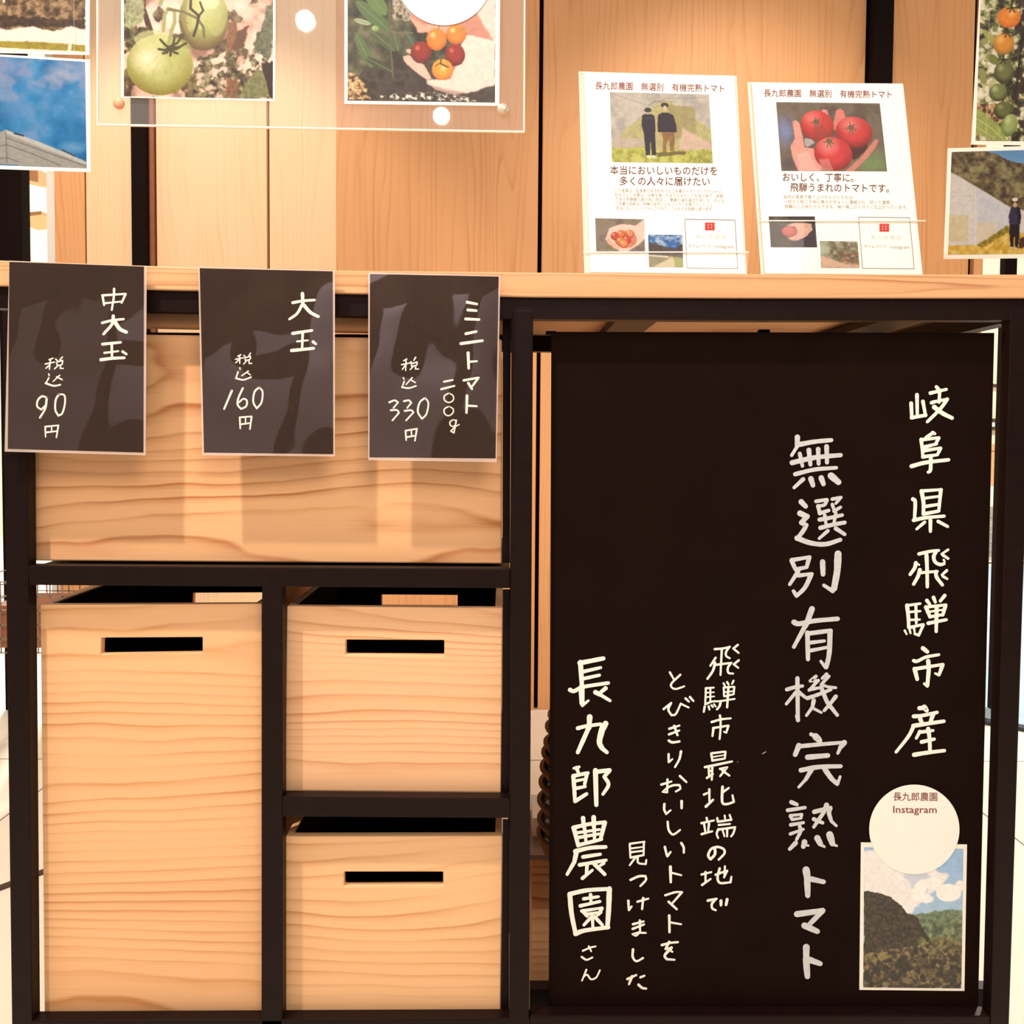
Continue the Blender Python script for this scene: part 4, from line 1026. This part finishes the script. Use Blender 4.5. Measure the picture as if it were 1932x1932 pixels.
P.line([(833, 108), (832, 122), (846, 128)], 3, (96, 76, 30)).line([(832, 120), (822, 126)], 2, (96, 76, 30)).line([(826, 60), (830, 48)], 2.5, (150, 140, 70)).line([(868, 58), (878, 54)], 2.5, (150, 140, 70))
P.build([(656, -184), (936, -184), (934, 194), (656, 190)], pl, rt, lift=.0008)
stc = thing('round_sticker', 'blank round white sticker on the photo of the cherry tomatoes', 'sticker', at(838, 48, YA - .006))
disc('disc', 838, -42, 90, 90, vplane(YA - .006), M['paper'], stc)

# left edge: forest and greenhouse roofs; sky and grey roof
rt, pl = photo('hanging photo of a dark wooded slope above white greenhouse roofs, at the left edge', [(-150, -130), (170, -130), (169, 104), (-150, 97)], YA + .002, cords=(-100, 120))
P = Pic(-144, -124, 162, 99, 1.3, 8)
P.grad((170, 190, 210), (220, 214, 200))
P.noisy([(58, 42, 26), (92, 70, 46), (130, 104, 74), (160, 134, 100)], 9, P.pmask([(-144, -60), (-60, -70), (0, -10), (8, 8), (40, -60), (162, -90), (162, 60), (-144, 60)], 4, 10))
P.noisy([(44, 30, 20), (76, 56, 38)], 6, P.soft(P.pmask([(-144, 30), (40, 34), (162, 38), (162, 54), (-144, 52)], 6, 9), 2), 3)
P.poly([(-144, 56), (0, 56), (15, 60), (32, 56), (62, 52), (80, 57), (110, 62), (125, 52), (135, 51), (162, 57), (162, 88), (0, 82), (-144, 82)], (232, 218, 208), 1, 2, noise=.04)
P.poly([(-144, 80), (0, 81), (80, 81), (162, 86), (162, 98), (0, 94), (-144, 92)], (150, 136, 48), 1, 1, noise=.15)
P.poly([(-144, 92), (0, 94), (162, 99), (162, 103), (-144, 100)], (244, 236, 214), 0, 1)
P.poly([(130, 84), (136, 84), (134, 97), (128, 97)], (236, 230, 210), 0, 1)
P.build([(-144, -124), (162, -124), (162, 99), (-144, 92)], pl, rt, lift=.0008)
rt, pl = photo('hanging photo of deep blue sky over a grey roof ridge, at the left edge', [(-150, 94), (170, 113), (171, 325), (-150, 314)], YA - .002, cords=(-60, 140))
P = Pic(-144, 101, 164, 318, 1.3, 9)
P.noisy([(16, 92, 150), (28, 112, 172), (52, 128, 184), (96, 140, 190)], 60)
P.mixin(P.soft((fbm(P.X / 46, P.Y / 30, 12, 3) > .53).astype(float) * (P.Y < 190), 10) * .55, (146, 148, 182))
P.mixin(np.clip(1 - np.hypot((P.X + 0) / 60, (P.Y - 120) / 45), 0, 1) ** .6 * .7, (132, 134, 172))
P.mixin(np.clip(1 - np.hypot((P.X - 118) / 40, (P.Y - 128) / 26), 0, 1) ** .7 * .8, (176, 172, 196))
P.mixin(np.clip(1 - np.hypot((P.X - 25) / 50, (P.Y - 205) / 30), 0, 1) ** .8 * .6, (100, 140, 190))
P.mixin(np.clip(1 - np.hypot((P.X - 140) / 34, (P.Y - 276) / 14), 0, 1) ** .8 * .6, (130, 166, 204))
P.poly([(-144, 300), (0, 252), (12, 246), (30, 253), (80, 270), (135, 292), (164, 305), (164, 320), (-144, 312)], (150, 150, 146), 0, 1, noise=.05)
P.poly([(12, 247), (30, 253), (80, 270), (135, 292), (164, 305), (164, 311), (120, 294), (70, 276), (13, 254)], (176, 182, 180), 0, 1)
for q_ in (((12, 252), (14, 312)), ((-144, 312), (0, 280), (13, 276), (60, 292), (115, 314)), ((-144, 316), (0, 305), (14, 302), (36, 310)), ((12, 262), (164, 314))):
    P.line(list(q_), 1.6, (84, 84, 84), .8)
P.line([(28, 253), (45, 257)], 3, (40, 36, 36)).line([(118, 282), (142, 294)], 2.5, (50, 50, 54))
P.build([(-144, 98), (161, 117), (164, 318), (-144, 307)], pl, rt, lift=.0008)

# right edge: vine with ripening tomatoes; greenhouse with a person
rt, pl = photo('hanging photo of a tomato vine ripening from green to orange, at the right edge', [(1853, -110), (2060, -110), (2054, 276), (1832, 273)], YA + .002, cords=(1875, 2030))
P = Pic(1846, -104, 2052, 268, 1.2, 14)
P.noisy([(40, 30, 20), (96, 100, 56), (168, 168, 110), (226, 222, 190), (244, 240, 224)], 12)
P.mixin(P.soft((P.X > 1913).astype(float) * (fbm(P.X / 14, P.Y / 14, 3, 3) > .44), 2) * .85, (42, 26, 20))
P.blobs(26, (1846, 40, 1905, 190), 4, 11, [(240, 234, 216), (150, 156, 92), (112, 122, 62), (60, 52, 30), (196, 196, 140)], .85)
P.noisy([(70, 44, 26), (170, 130, 84), (226, 196, 150)], 5, P.soft(P.pmask([(1846, 196), (1885, 198), (1900, 230), (1870, 240), (1846, 262)], 3, 8), 1), 4)
P.line([(1912, -104), (1905, 20), (1898, 60), (1893, 110), (1890, 150), (1896, 200)], 3.5, (60, 44, 24))
P.line([(1932, 40), (1925, 100), (1918, 180)], 4, (44, 30, 20)).line([(1935, 55), (1908, 68)], 3, (54, 40, 22)).line([(1930, 98), (1896, 116)], 3, (90, 92, 50))
P.leaf(1852, 58, 1880, 85, 6, (170, 172, 90)).leaf(1862, 105, 1886, 122, 8, (120, 128, 56)).leaf(1850, 130, 1860, 160, 7, (150, 150, 90))
P.ell(1885, 176, 17, 17, (122, 134, 76), hi=(190, 200, 140), lo=(60, 60, 30), hr=.5)
P.ell(1897, 210, 19, 17, (104, 108, 58), lo=(44, 36, 20), hi=(150, 156, 96), hr=.4)
P.ell(1895, 138, 19, 21, (112, 118, 66), hi=(164, 170, 110), lo=(50, 46, 26), hr=.4)
P.ell(1893, 84, 20, 21, (228, 152, 46), hi=(250, 196, 110), lo=(150, 110, 36), hr=.5)
P.ell(1901, 34, 22, 20, (238, 142, 42), hi=(252, 190, 110), lo=(214, 104, 30), hx=.2, hr=.5)
for cx, cy in ((1906, 15), (1899, 62), (1892, 112)):
    for dx, dy in ((-9, 3), (9, 1), (-4, 9), (6, 9), (0, -8)): P.line([(cx, cy), (cx + dx, cy + dy)], 2.6, (60, 52, 26))
P.ell(1908, 238, 15, 22, (156, 176, 104), hi=(206, 216, 160), lo=(90, 110, 50), rot=.3, hr=.5)
P.poly([(1841, 204), (1862, 216), (1890, 240), (1902, 262), (1906, 268), (1880, 268), (1841, 250)], (158, 172, 92), 1, 1, noise=.12)
P.line([(1841, 222), (1875, 244), (1900, 267)], 1.6, (196, 206, 130)).line([(1841, 238), (1880, 262)], 1.4, (190, 200, 126))
P.build([(1854, -104), (2054, -104), (2048, 268), (1840, 266)], pl, rt, lift=.0008)
rt, pl = photo('hanging photo of a person in navy beside a white greenhouse, at the right edge', [(1788, 280), (2070, 272), (2068, 486), (1780, 489)], YA - .003, cords=(1860, 2040))
P = Pic(1791, 284, 2064, 480, 1.2, 15)
P.grad((96, 150, 200), (170, 200, 224))
P.noisy([(70, 56, 44), (104, 90, 66), (128, 118, 82), (150, 142, 102)], 10, P.pmask([(1791, 284), (1857, 284), (1880, 292), (1900, 302), (1932, 312), (1975, 326), (2064, 310), (2064, 430), (1791, 430)], 3, 8))
P.noisy([(60, 44, 30), (110, 104, 60)], 6, P.soft(P.pmask([(1800, 330), (1830, 338), (1900, 385), (1932, 370), (1932, 400), (1900, 400)], 4, 8), 2) * .6, 3)
P.poly([(1791, 323), (1804, 329), (1830, 345), (1865, 366), (1903, 390), (1940, 400), (2064, 402), (2064, 440), (1903, 440), (1860, 462), (1791, 463)], (214, 212, 210), 0, 2, noise=.03)
P.poly([(1836, 352), (1865, 368), (1903, 392), (1903, 430), (1842, 460), (1838, 400)], (202, 206, 214), 0, 2, noise=.03)
P.poly([(1791, 404), (1828, 405), (1828, 454), (1791, 455)], (210, 200, 166), 0, 3, noise=.05)
P.poly([(1840, 420), (1880, 418), (1880, 440), (1845, 458)], (214, 204, 184), 0, 3)
P.line([(1838, 352), (1841, 400), (1842, 460)], 3, (228, 222, 214), .8).line([(1791, 368), (1836, 369)], 1.4, (190, 184, 184), .7)
P.poly([(1845, 460), (1870, 446), (1903, 424), (1910, 440), (1890, 470), (1850, 474)], (150, 132, 42), 3, 2, 8, noise=.35)
P.noisy([(196, 156, 50), (218, 184, 84), (232, 206, 120)], 9, P.pmask([(1788, 462), (1840, 462), (1860, 466), (1900, 440), (2064, 436), (2064, 482), (1788, 482)], 2, 9), 6)
P.poly([(1922, 452), (1950, 446), (1960, 462), (1924, 468)], (70, 46, 22), 3, 2)
for cx, sc_ in ((1914, 1.0), (1962, 1.02)):
    f_ = lambda pts: [(cx + x * sc_, 470 - y * sc_) for x, y in pts]
    P.poly(f_([(-9, 47), (11, 47), (10, 20), (8, 2), (3, 2), (1, 30), (-1, 2), (-6, 4), (-8, 25)]), (30, 18, 20), 0, 1)
    P.poly(f_([(-7, 78), (-2, 80), (4, 80), (10, 77), (12, 60), (11, 46), (-9, 47), (-11, 62)]), (52, 44, 74), 0, 1, noise=.1)
    P.poly(f_([(4, 80), (10, 77), (13, 60), (11, 46), (7, 46)]), (26, 18, 30), 0, 1)
    P.ell(cx + 1, 470 - 84, 4.2, 6, (206, 168, 140)).ell(cx + 1, 470 - 89, 6, 4.6, (46, 30, 24)).ell(cx + .5, 470 - 93, 5.6, 3.8, (240, 228, 206))
    P.ell(cx - 4, 470 - 2, 3.5, 2, (214, 190, 160)).ell(cx + 4, 470 - 1, 3.5, 2, (214, 190, 160))
    P.ell(cx + 1, 470 - 84, 3, 3.6, (214, 178, 150))
P.build([(1795, 287), (2064, 280), (2062, 478), (1788, 481)], pl, rt, lift=.0008)

# ================================================================== LEAFLETS IN ACRYLIC STANDS
zt_ = at(1250, 516, Yc).z
tv = np.array((0, .055, .289)); tv = tv / np.linalg.norm(tv)
plP = Plane((0, .014, zt_), (0, .289, -.055))
def tilt_pts(corners, off=0.0):
    c = np.array(corners, float); return [Vector(v) for v in plP.pts(c[:, 0], c[:, 1]) - plP.n * off]

def leaflet(stand_label, leaf_label, stand, paper, lip_y, texts):
    cx = (paper[3][0] + paper[2][0]) / 2
    zt_ = at(stand[3][0] - 4, 514 + (stand[3][0] - 1000) * .0065, Yc).z + .0016
    base = tilt_pts([(cx, 517)])[0]; base.z = zt_
    st = thing('acrylic_stand', stand_label, 'stand', base, 'acrylic leaflet stands on the counter')
    # stand corners stretched down to the counter surface
    def drop(cs):
        out = tilt_pts(cs)
        for i in (2, 3):
            t = (out[i].z - zt_ - .0003) / tv[2]
            out[i] = out[i] - Vector(tv) * t
        return out
    S_ = drop(stand); nv = Vector(plP.n)
    MB().prism([v - nv * -.0012 for v in S_], [v + nv * .0030 for v in S_]).build('back_sheet', M['acryl'], st)
    lo_ = drop([(stand[3][0] - 3, lip_y), (stand[2][0] + 3, lip_y), stand[2], stand[3]])
    MB().prism([v - nv * .0026 for v in lo_], [v - nv * .0014 for v in lo_]).build('front_pocket', M['acrylclear'], st)
    w_ = (S_[1] - S_[0]).normalized() * .0014
    up = (S_[0] - S_[3]).normalized() * .0014
    for (a, b, c, d) in ((S_[0], S_[0] + w_, S_[3] + w_, S_[3]), (S_[1] - w_, S_[1], S_[2], S_[2] - w_), (S_[0], S_[1], S_[1] - up, S_[0] - up)):
        MB().prism([v + nv * .0010 for v in (a, b, c, d)], [v + nv * .0031 for v in (a, b, c, d)]).build('edge', M['edge'], st)
    l2 = [lo_[0], lo_[1], lo_[1] - up, lo_[0] - up]
    MB().prism([v - nv * .0028 for v in l2], [v - nv * .0012 for v in l2]).build('edge', M['edge'], st)
    MB().prism([Vector((S_[3].x, S_[3].y, zt_ + .0028)), Vector((S_[2].x, S_[2].y, zt_ + .0028)), Vector((S_[2].x, S_[2].y, zt_ + .0002)), Vector((S_[3].x, S_[3].y, zt_ + .0002))],
               [Vector((S_[3].x, S_[3].y + .09, zt_ + .0028)), Vector((S_[2].x, S_[2].y + .09, zt_ + .0028)), Vector((S_[2].x, S_[2].y + .09, zt_ + .0002)), Vector((S_[3].x, S_[3].y + .09, zt_ + .0002))]).build('foot', M['acryl'], st)
    lf = thing('leaflet', leaf_label, 'leaflet', base + Vector((0, -.001, .003)), 'printed leaflets in acrylic stands')
    Q = drop(paper); Q[2] = Q[2] + Vector(tv) * .003; Q[3] = Q[3] + Vector(tv) * .003
    MB().prism([v - nv * .0004 for v in Q], [v for v in Q]).build('sheet', M['paper'], lf)
    for mt_, lines in texts:
        for ln_ in lines: text('lettering', [ln_], plP, M[mt_], lf, lift=.0007)
    return lf
def outline(parent, cs, w=1.0):
    c = [tuple(q_) for q_ in cs]
    for i in range(4):
        (xa, ya), (xb, yb) = c[i], c[(i + 1) % 4]; dx, dy = xb - xa, yb - ya; l = math.hypot(dx, dy); nx_, ny_ = -dy / l * w / 2, dx / l * w / 2
        sheet('box_line', [(xa + nx_, ya + ny_), (xb + nx_, yb + ny_), (xb - nx_, yb - ny_), (xa - nx_, ya - ny_)], plP, M['inkline'], parent, th=.0002, off=.0005)
def logo(parent, cx, cy):
    V, Fc = [], []
    for i in range(3):
        for j in range(3):
            if False: continue
            b = len(V); n = 12
            for k in range(n):
                t = 2 * math.pi * k / n; V.append((cx + (i - 1) * 6.0 + 3.7 * math.cos(t), cy + (j - 1) * 4.8 + 3.0 * math.sin(t)))
            Fc.append(list(range(b, b + n)))
    V = np.array(V); P3 = plP.pts(V[:, 0], V[:, 1]) - plP.n * (.0007)
    mesh('emblem', P3, Fc, M['logo'], parent)
    V, Fc = [], []
    for i in (-1, 1):
        for j in (-1, 1):
            b = len(V)
            for k in range(10):
                t = 2 * math.pi * k / 10; V.append((cx + i * 3.0 + 1.1 * math.cos(t), cy + j * 2.4 + .9 * math.sin(t)))
            Fc.append(list(range(b, b + 10)))
    V = np.array(V); mesh('emblem_dots', plP.pts(V[:, 0], V[:, 1]) - plP.n * .0009, Fc, M['paper'], parent)

l1 = leaflet('clear acrylic stand holding the leaflet with two standing people', 'white leaflet with a photo of two people in navy tops on grass',
    [(1092, 134), (1390, 143), (1409, 518), (1103, 518)], [(1102, 138), (1385, 143), (1406, 518), (1113, 518)], 476,
    [('inkred', [('長九郎農園　無選別　有機完熟トマト', 1123, 162, 1366, 168, 16, .004)]),
     ('ink', [('本当においしいものだけを', 1151, 321.5, 1353, 323, 18.5, .006), ('多くの人々に届けたい', 1169, 342, 1339, 343, 18.5, .006)]),
     ('inkgrey', [('この言葉は、生産者である松永さんご夫妻のトマトづくりのルーツ。', 1160, 359.5, 1363, 362, 8, 0), ('松永さんご夫妻は、30歳を機に今までのキャリアを投げ捨て、故郷', 1160, 367.8, 1364, 370.5, 8, 0),
                  ('である飛騨最北端の地に移住し、農業の道を選ばれました。そんな', 1161, 376, 1366, 379, 8, 0), ('ご夫妻の挑戦は、飛騨の自然とともにトマトを育てていくこと。', 1161, 384.5, 1347, 387, 8, 0),
                  ('本当においしいトマトにこだわり、これからも挑戦し続けます。', 1162, 393, 1345, 395, 8, 0), ('ホームページ', 1298, 464, 1341, 464.5, 8, 0), ('Instagram', 1349, 464.8, 1384, 465.5, 8.5, 0)]),
     ('inkpale', [('長 九 郎 農 園', 1312, 446.5, 1369, 447.5, 8, 0)])])
outline(l1, [(1292, 414), (1386.5, 415.5), (1391.5, 507), (1296, 506)]); logo(l1, 1339, 427.5)
P = Pic(1150, 174, 1345, 308, .9, 21)
P.noisy([(168, 164, 158), (186, 180, 172), (200, 192, 180)], 18)
P.poly([(1152, 270), (1215, 215), (1250, 190), (1270, 188), (1345, 240), (1345, 290), (1152, 290)], (178, 172, 120), 4, 5, 20, noise=.1)
P.poly([(1262, 195), (1315, 200), (1318, 250), (1270, 260)], (158, 150, 104), 3, 5, noise=.1)
P.poly([(1290, 240), (1345, 270), (1345, 288), (1280, 282)], (204, 180, 160), 3, 4)
P.poly([(1150, 262), (1210, 262), (1215, 276), (1150, 282)], (186, 172, 158), 3, 4)
P.line([(1150, 176), (1230, 200), (1258, 184), (1340, 180)], 1.4, (140, 134, 132), .6).line([(1225, 198), (1238, 190), (1258, 190)], 4, (150, 140, 132), .7)
P.noisy([(150, 150, 66), (178, 182, 84), (200, 200, 106)], 8, P.soft(P.pmask([(1150, 282), (1200, 280), (1260, 284), (1345, 282), (1345, 310), (1150, 310)], 3, 9), 2))
P.poly([(1236, 288), (1296, 286), (1290, 292), (1240, 297)], (110, 100, 50), 2, 2)
P.poly([(1212, 218), (1217, 215), (1231, 215), (1236, 218), (1237, 240), (1236, 254), (1236, 294), (1228, 294), (1226, 262), (1224, 294), (1216, 294), (1214, 254), (1210, 236)], (38, 30, 44), 0, 1)
P.line([(1219, 223), (1232, 223)], 2, (80, 76, 90), .8)
P.ell(1223, 211, 4.4, 4.6, (190, 160, 140)).ell(1223.5, 206.5, 6.5, 4.6, (62, 56, 54)).ell(1223.5, 208.5, 7.5, 2.2, (50, 44, 42))
P.ell(1222, 297, 4, 2.6, (240, 232, 214)).ell(1231, 297, 4, 2.6, (240, 232, 214))
P.poly([(1248, 249), (1274, 249), (1274, 262), (1271, 285), (1264, 285), (1262, 262), (1257, 272), (1256, 288), (1249, 287), (1251, 262)], (140, 104, 62), 0, 1, noise=.15)
P.poly([(1243, 216), (1251, 211.5), (1263, 211.5), (1273, 216), (1278, 236), (1278, 249), (1241, 249), (1241, 236)], (40, 30, 42), 0, 1)
P.ell(1245, 253, 2.6, 3.4, (190, 146, 110)).ell(1276, 253, 2.6, 3.4, (190, 146, 110))
P.ell(1257, 202, 4.4, 6, (204, 170, 148)).ell(1257, 197, 8, 4.8, (56, 46, 40)).ell(1257, 201, 3.4, 3, (214, 186, 168)).ell(1257, 204.5, 1.6, .9, (230, 220, 206))
P.build([(1150.4, 174), (1337.4, 178.6), (1344.7, 308.4), (1154.5, 306)], plP, l1, lift=.0006, mat='printmatte')
P = Pic(1123, 412, 1217, 478, .9, 22)
P.noisy([(112, 98, 92), (140, 124, 110), (120, 118, 86)], 18)
P.poly([(1150, 430), (1172, 422), (1200, 425), (1217, 412), (1217, 450), (1205, 462), (1180, 478), (1168, 476), (1150, 460), (1140, 452), (1144, 446)], (238, 206, 190), 1, 2)
P.poly([(1144, 446), (1152, 456), (1170, 470), (1160, 472), (1146, 460)], (222, 176, 156), 1, 2)
P.ell(1180, 452, 22, 17, (206, 130, 96), soft=3)
for x, y, c in ((1160, 446, (196, 68, 50)), (1172, 442, (214, 116, 64)), (1189, 441, (226, 138, 84)), (1183, 453, (200, 66, 50)), (1170, 456, (216, 130, 66)), (1176, 461, (226, 146, 76))): P.ell(x, y, 8.4, 8, c, hi=(246, 196, 160), lo=(150, 50, 30), hr=.4)
P.build([(1122.8, 412), (1215, 414), (1217, 477.5), (1125, 476.5)], plP, l1, lift=.0006, mat='printmatte')
P = Pic(1222, 443, 1289, 505, .9, 23)
P.noisy([(28, 78, 150), (54, 108, 180), (170, 190, 214), (236, 234, 230)], 16, stretch=1.6)
P.poly([(1222, 457), (1240, 462), (1262, 468), (1272, 471), (1280, 465), (1289, 460), (1289, 490), (1222, 490)], (76, 62, 54), 1, 1, noise=.2)
P.poly([(1222, 482), (1260, 483), (1289, 486), (1289, 505), (1222, 505)], (130, 124, 76), 0, 1, noise=.15)
P.poly([(1222, 481), (1258, 483), (1264, 487), (1222, 484)], (216, 206, 184), 0, 1).poly([(1228, 505), (1268, 485), (1272, 492), (1273, 505)], (206, 196, 160), 0, 1).poly([(1271, 486), (1289, 488), (1289, 505), (1273, 505)], (150, 164, 76), 0, 1)
P.build([(1222.5, 443), (1287.5, 443.5), (1289, 505), (1224.5, 504.5)], plP, l1, lift=.0006, mat='printmatte')

l2 = leaflet('clear acrylic stand holding the leaflet with three red tomatoes', 'white leaflet with a photo of hands holding three red tomatoes',
    [(1411, 154), (1705, 159), (1742, 518), (1437, 518)], [(1418, 156), (1703, 158), (1740, 518), (1443, 518)], 417,
    [('inkred', [('長九郎農園　無選別　有機完熟トマト', 1441, 176, 1682, 179, 15.5, .004)]),
     ('ink', [('おいしく、丁寧に。', 1476.5, 334.5, 1610, 336, 18, .006), ('飛騨うまれのトマトです。', 1490.5, 354, 1677, 356, 18, .006)]),
     ('inkgrey', [('自然の恩恵で育て上げたトマトたちは、', 1478.5, 372, 1611, 373, 8, 0), ('一粒ひと粒に大地の恵みがぎゅっと濃縮され、甘くて濃厚。', 1479, 380.8, 1681, 382.5, 8, 0),
                  ('飛騨のこの地だからできる、唯一無二のトマトに仕上がっています。', 1480, 390, 1712, 391.5, 8, 0), ('ホームページ', 1630, 465, 1672, 465.5, 8, 0), ('Instagram', 1680, 466, 1715, 466.5, 8.5, 0)]),
     ('inkpale', [('長 九 郎 農 園', 1642, 448, 1700, 448.5, 8, 0)])])
outline(l2, [(1619.5, 410), (1715.5, 411), (1724.5, 507.5), (1627, 506.5)]); logo(l2, 1668, 430)
P = Pic(1464, 193, 1674, 324, .9, 24)
P.noisy([(92, 76, 66), (118, 104, 88), (104, 100, 80)], 34)
P.mixin(np.clip(1.2 - np.hypot((P.X - 1478) / 26, (P.Y - 248) / 34), 0, 1), (124, 134, 180))
P.mixin(np.clip(1.3 - np.hypot((P.X - 1650) / 44, (P.Y - 308) / 26), 0, 1), (116, 138, 90))
P.mixin(np.clip(1.0 - np.hypot((P.X - 1480) / 22, (P.Y - 310) / 24), 0, 1), (84, 70, 80))
P.poly([(1494, 230), (1500, 227), (1508, 232), (1512, 255), (1514, 278), (1530, 280), (1546, 300), (1545, 324), (1497, 324), (1488, 300), (1486, 278), (1496, 262)], (228, 160, 146), 1, 3)
P.poly([(1497, 290), (1520, 288), (1538, 324), (1500, 324)], (236, 178, 168), 1, 4)
P.poly([(1515, 262), (1530, 262), (1536, 270), (1520, 278), (1515, 275)], (176, 172, 168), 1, 2)
P.poly([(1552, 212), (1558, 205), (1566, 207), (1568, 220), (1556, 222)], (226, 150, 140), 1, 2)
P.poly([(1577, 230), (1584, 208), (1592, 204), (1600, 208), (1602, 222), (1590, 244), (1576, 246)], (222, 130, 120), 1, 2)
P.poly([(1658, 262), (1664, 264), (1655, 280), (1630, 305), (1608, 324), (1590, 324), (1622, 300), (1645, 275)], (206, 130, 118), 1, 2)
P.poly([(1600, 270), (1640, 262), (1640, 280), (1612, 304), (1604, 296)], (76, 34, 28), 2, 2)
P.ell(1616, 249, 37, 30, (204, 62, 62), hi=(232, 130, 126), lo=(130, 30, 30), hx=-.2, hy=-.5, hr=.7)
P.ell(1543, 237, 33, 29, (206, 60, 58), hi=(236, 124, 116), lo=(150, 36, 34), hx=-.3, hy=-.5, hr=.7)
P.poly([(1534, 246), (1552, 234), (1580, 258), (1568, 262), (1538, 272)], (150, 60, 54), 2, 4, a=.6)
P.ell(1570, 291, 38, 32, (208, 58, 58), hi=(240, 140, 138), lo=(140, 30, 30), hx=-.25, hy=-.5, hr=.7)
P.poly([(1540, 302), (1560, 300), (1568, 324), (1546, 324)], (214, 140, 134), 1, 3, a=.7)
for cx, cy in ((1542, 230), (1611, 240), (1564, 267)):
    P.ell(cx, cy, 5.5, 4.5, (84, 76, 48))
    for dx, dy in ((-11, 2), (10, 5), (-5, 12), (8, -6), (-2, -9), (3, 11)): P.line([(cx, cy), (cx + dx, cy + dy)], 2.2, (112, 102, 66))
P.build([(1464, 193), (1659.5, 195.5), (1673.5, 323.8), (1474, 322.8)], plP, l2, lift=.0006, mat='printmatte')
P = Pic(1450, 408, 1541, 467, .9, 25)
P.noisy([(44, 38, 36), (70, 64, 56), (96, 90, 76)], 12)
P.poly([(1485, 408), (1537, 408), (1541, 467), (1490, 467), (1500, 440)], (54, 40, 50), 2, 3)
P.noisy([(120, 112, 104), (60, 54, 46)], 8, P.soft(P.pmask([(1455, 408), (1486, 408), (1494, 424), (1475, 428), (1462, 420)], 3, 6), 2))
P.ell(1488, 437, 15, 10, (206, 104, 92), hi=(226, 150, 140), lo=(160, 60, 54), hr=.5)
P.poly([(1483, 425), (1500, 420), (1520, 420), (1534, 422), (1534, 434), (1522, 446), (1502, 454), (1494, 454), (1484, 450), (1500, 444), (1504, 436), (1500, 428)], (224, 178, 158), 1, 1)
P.line([(1484, 449), (1504, 443), (1514, 434)], 1.2, (170, 110, 96), .8).line([(1494, 453), (1512, 446)], 1.2, (170, 110, 96), .8)
P.build([(1450, 408.6), (1537, 408.6), (1541.5, 467), (1454, 467)], plP, l2, lift=.0006, mat='printmatte')
P = Pic(1547, 455, 1621, 506, .9, 26)
P.noisy([(104, 92, 66), (140, 132, 104), (176, 172, 148)], 7)
P.mixin(np.clip(1.2 - np.hypot((P.X - 1552) / 14, (P.Y - 470) / 22), 0, 1), (182, 190, 168))
P.mixin(P.soft(P.pmask([(1547, 482), (1575, 492), (1621, 498), (1621, 506), (1547, 506)], 3, 7), 3), (214, 180, 156))
P.blobs(16, (1590, 478, 1618, 496), 1.5, 3.5, [(206, 110, 60), (226, 190, 150), (190, 90, 44), (240, 226, 200)], .9)
P.noisy([(70, 50, 30), (120, 90, 60)], 6, P.soft(P.pmask([(1575, 480), (1621, 476), (1621, 500), (1580, 496)], 3, 6), 2) * .4, 4)
P.build([(1546.5, 455), (1617.5, 456), (1621.5, 506), (1549, 506)], plP, l2, lift=.0006, mat='printmatte')
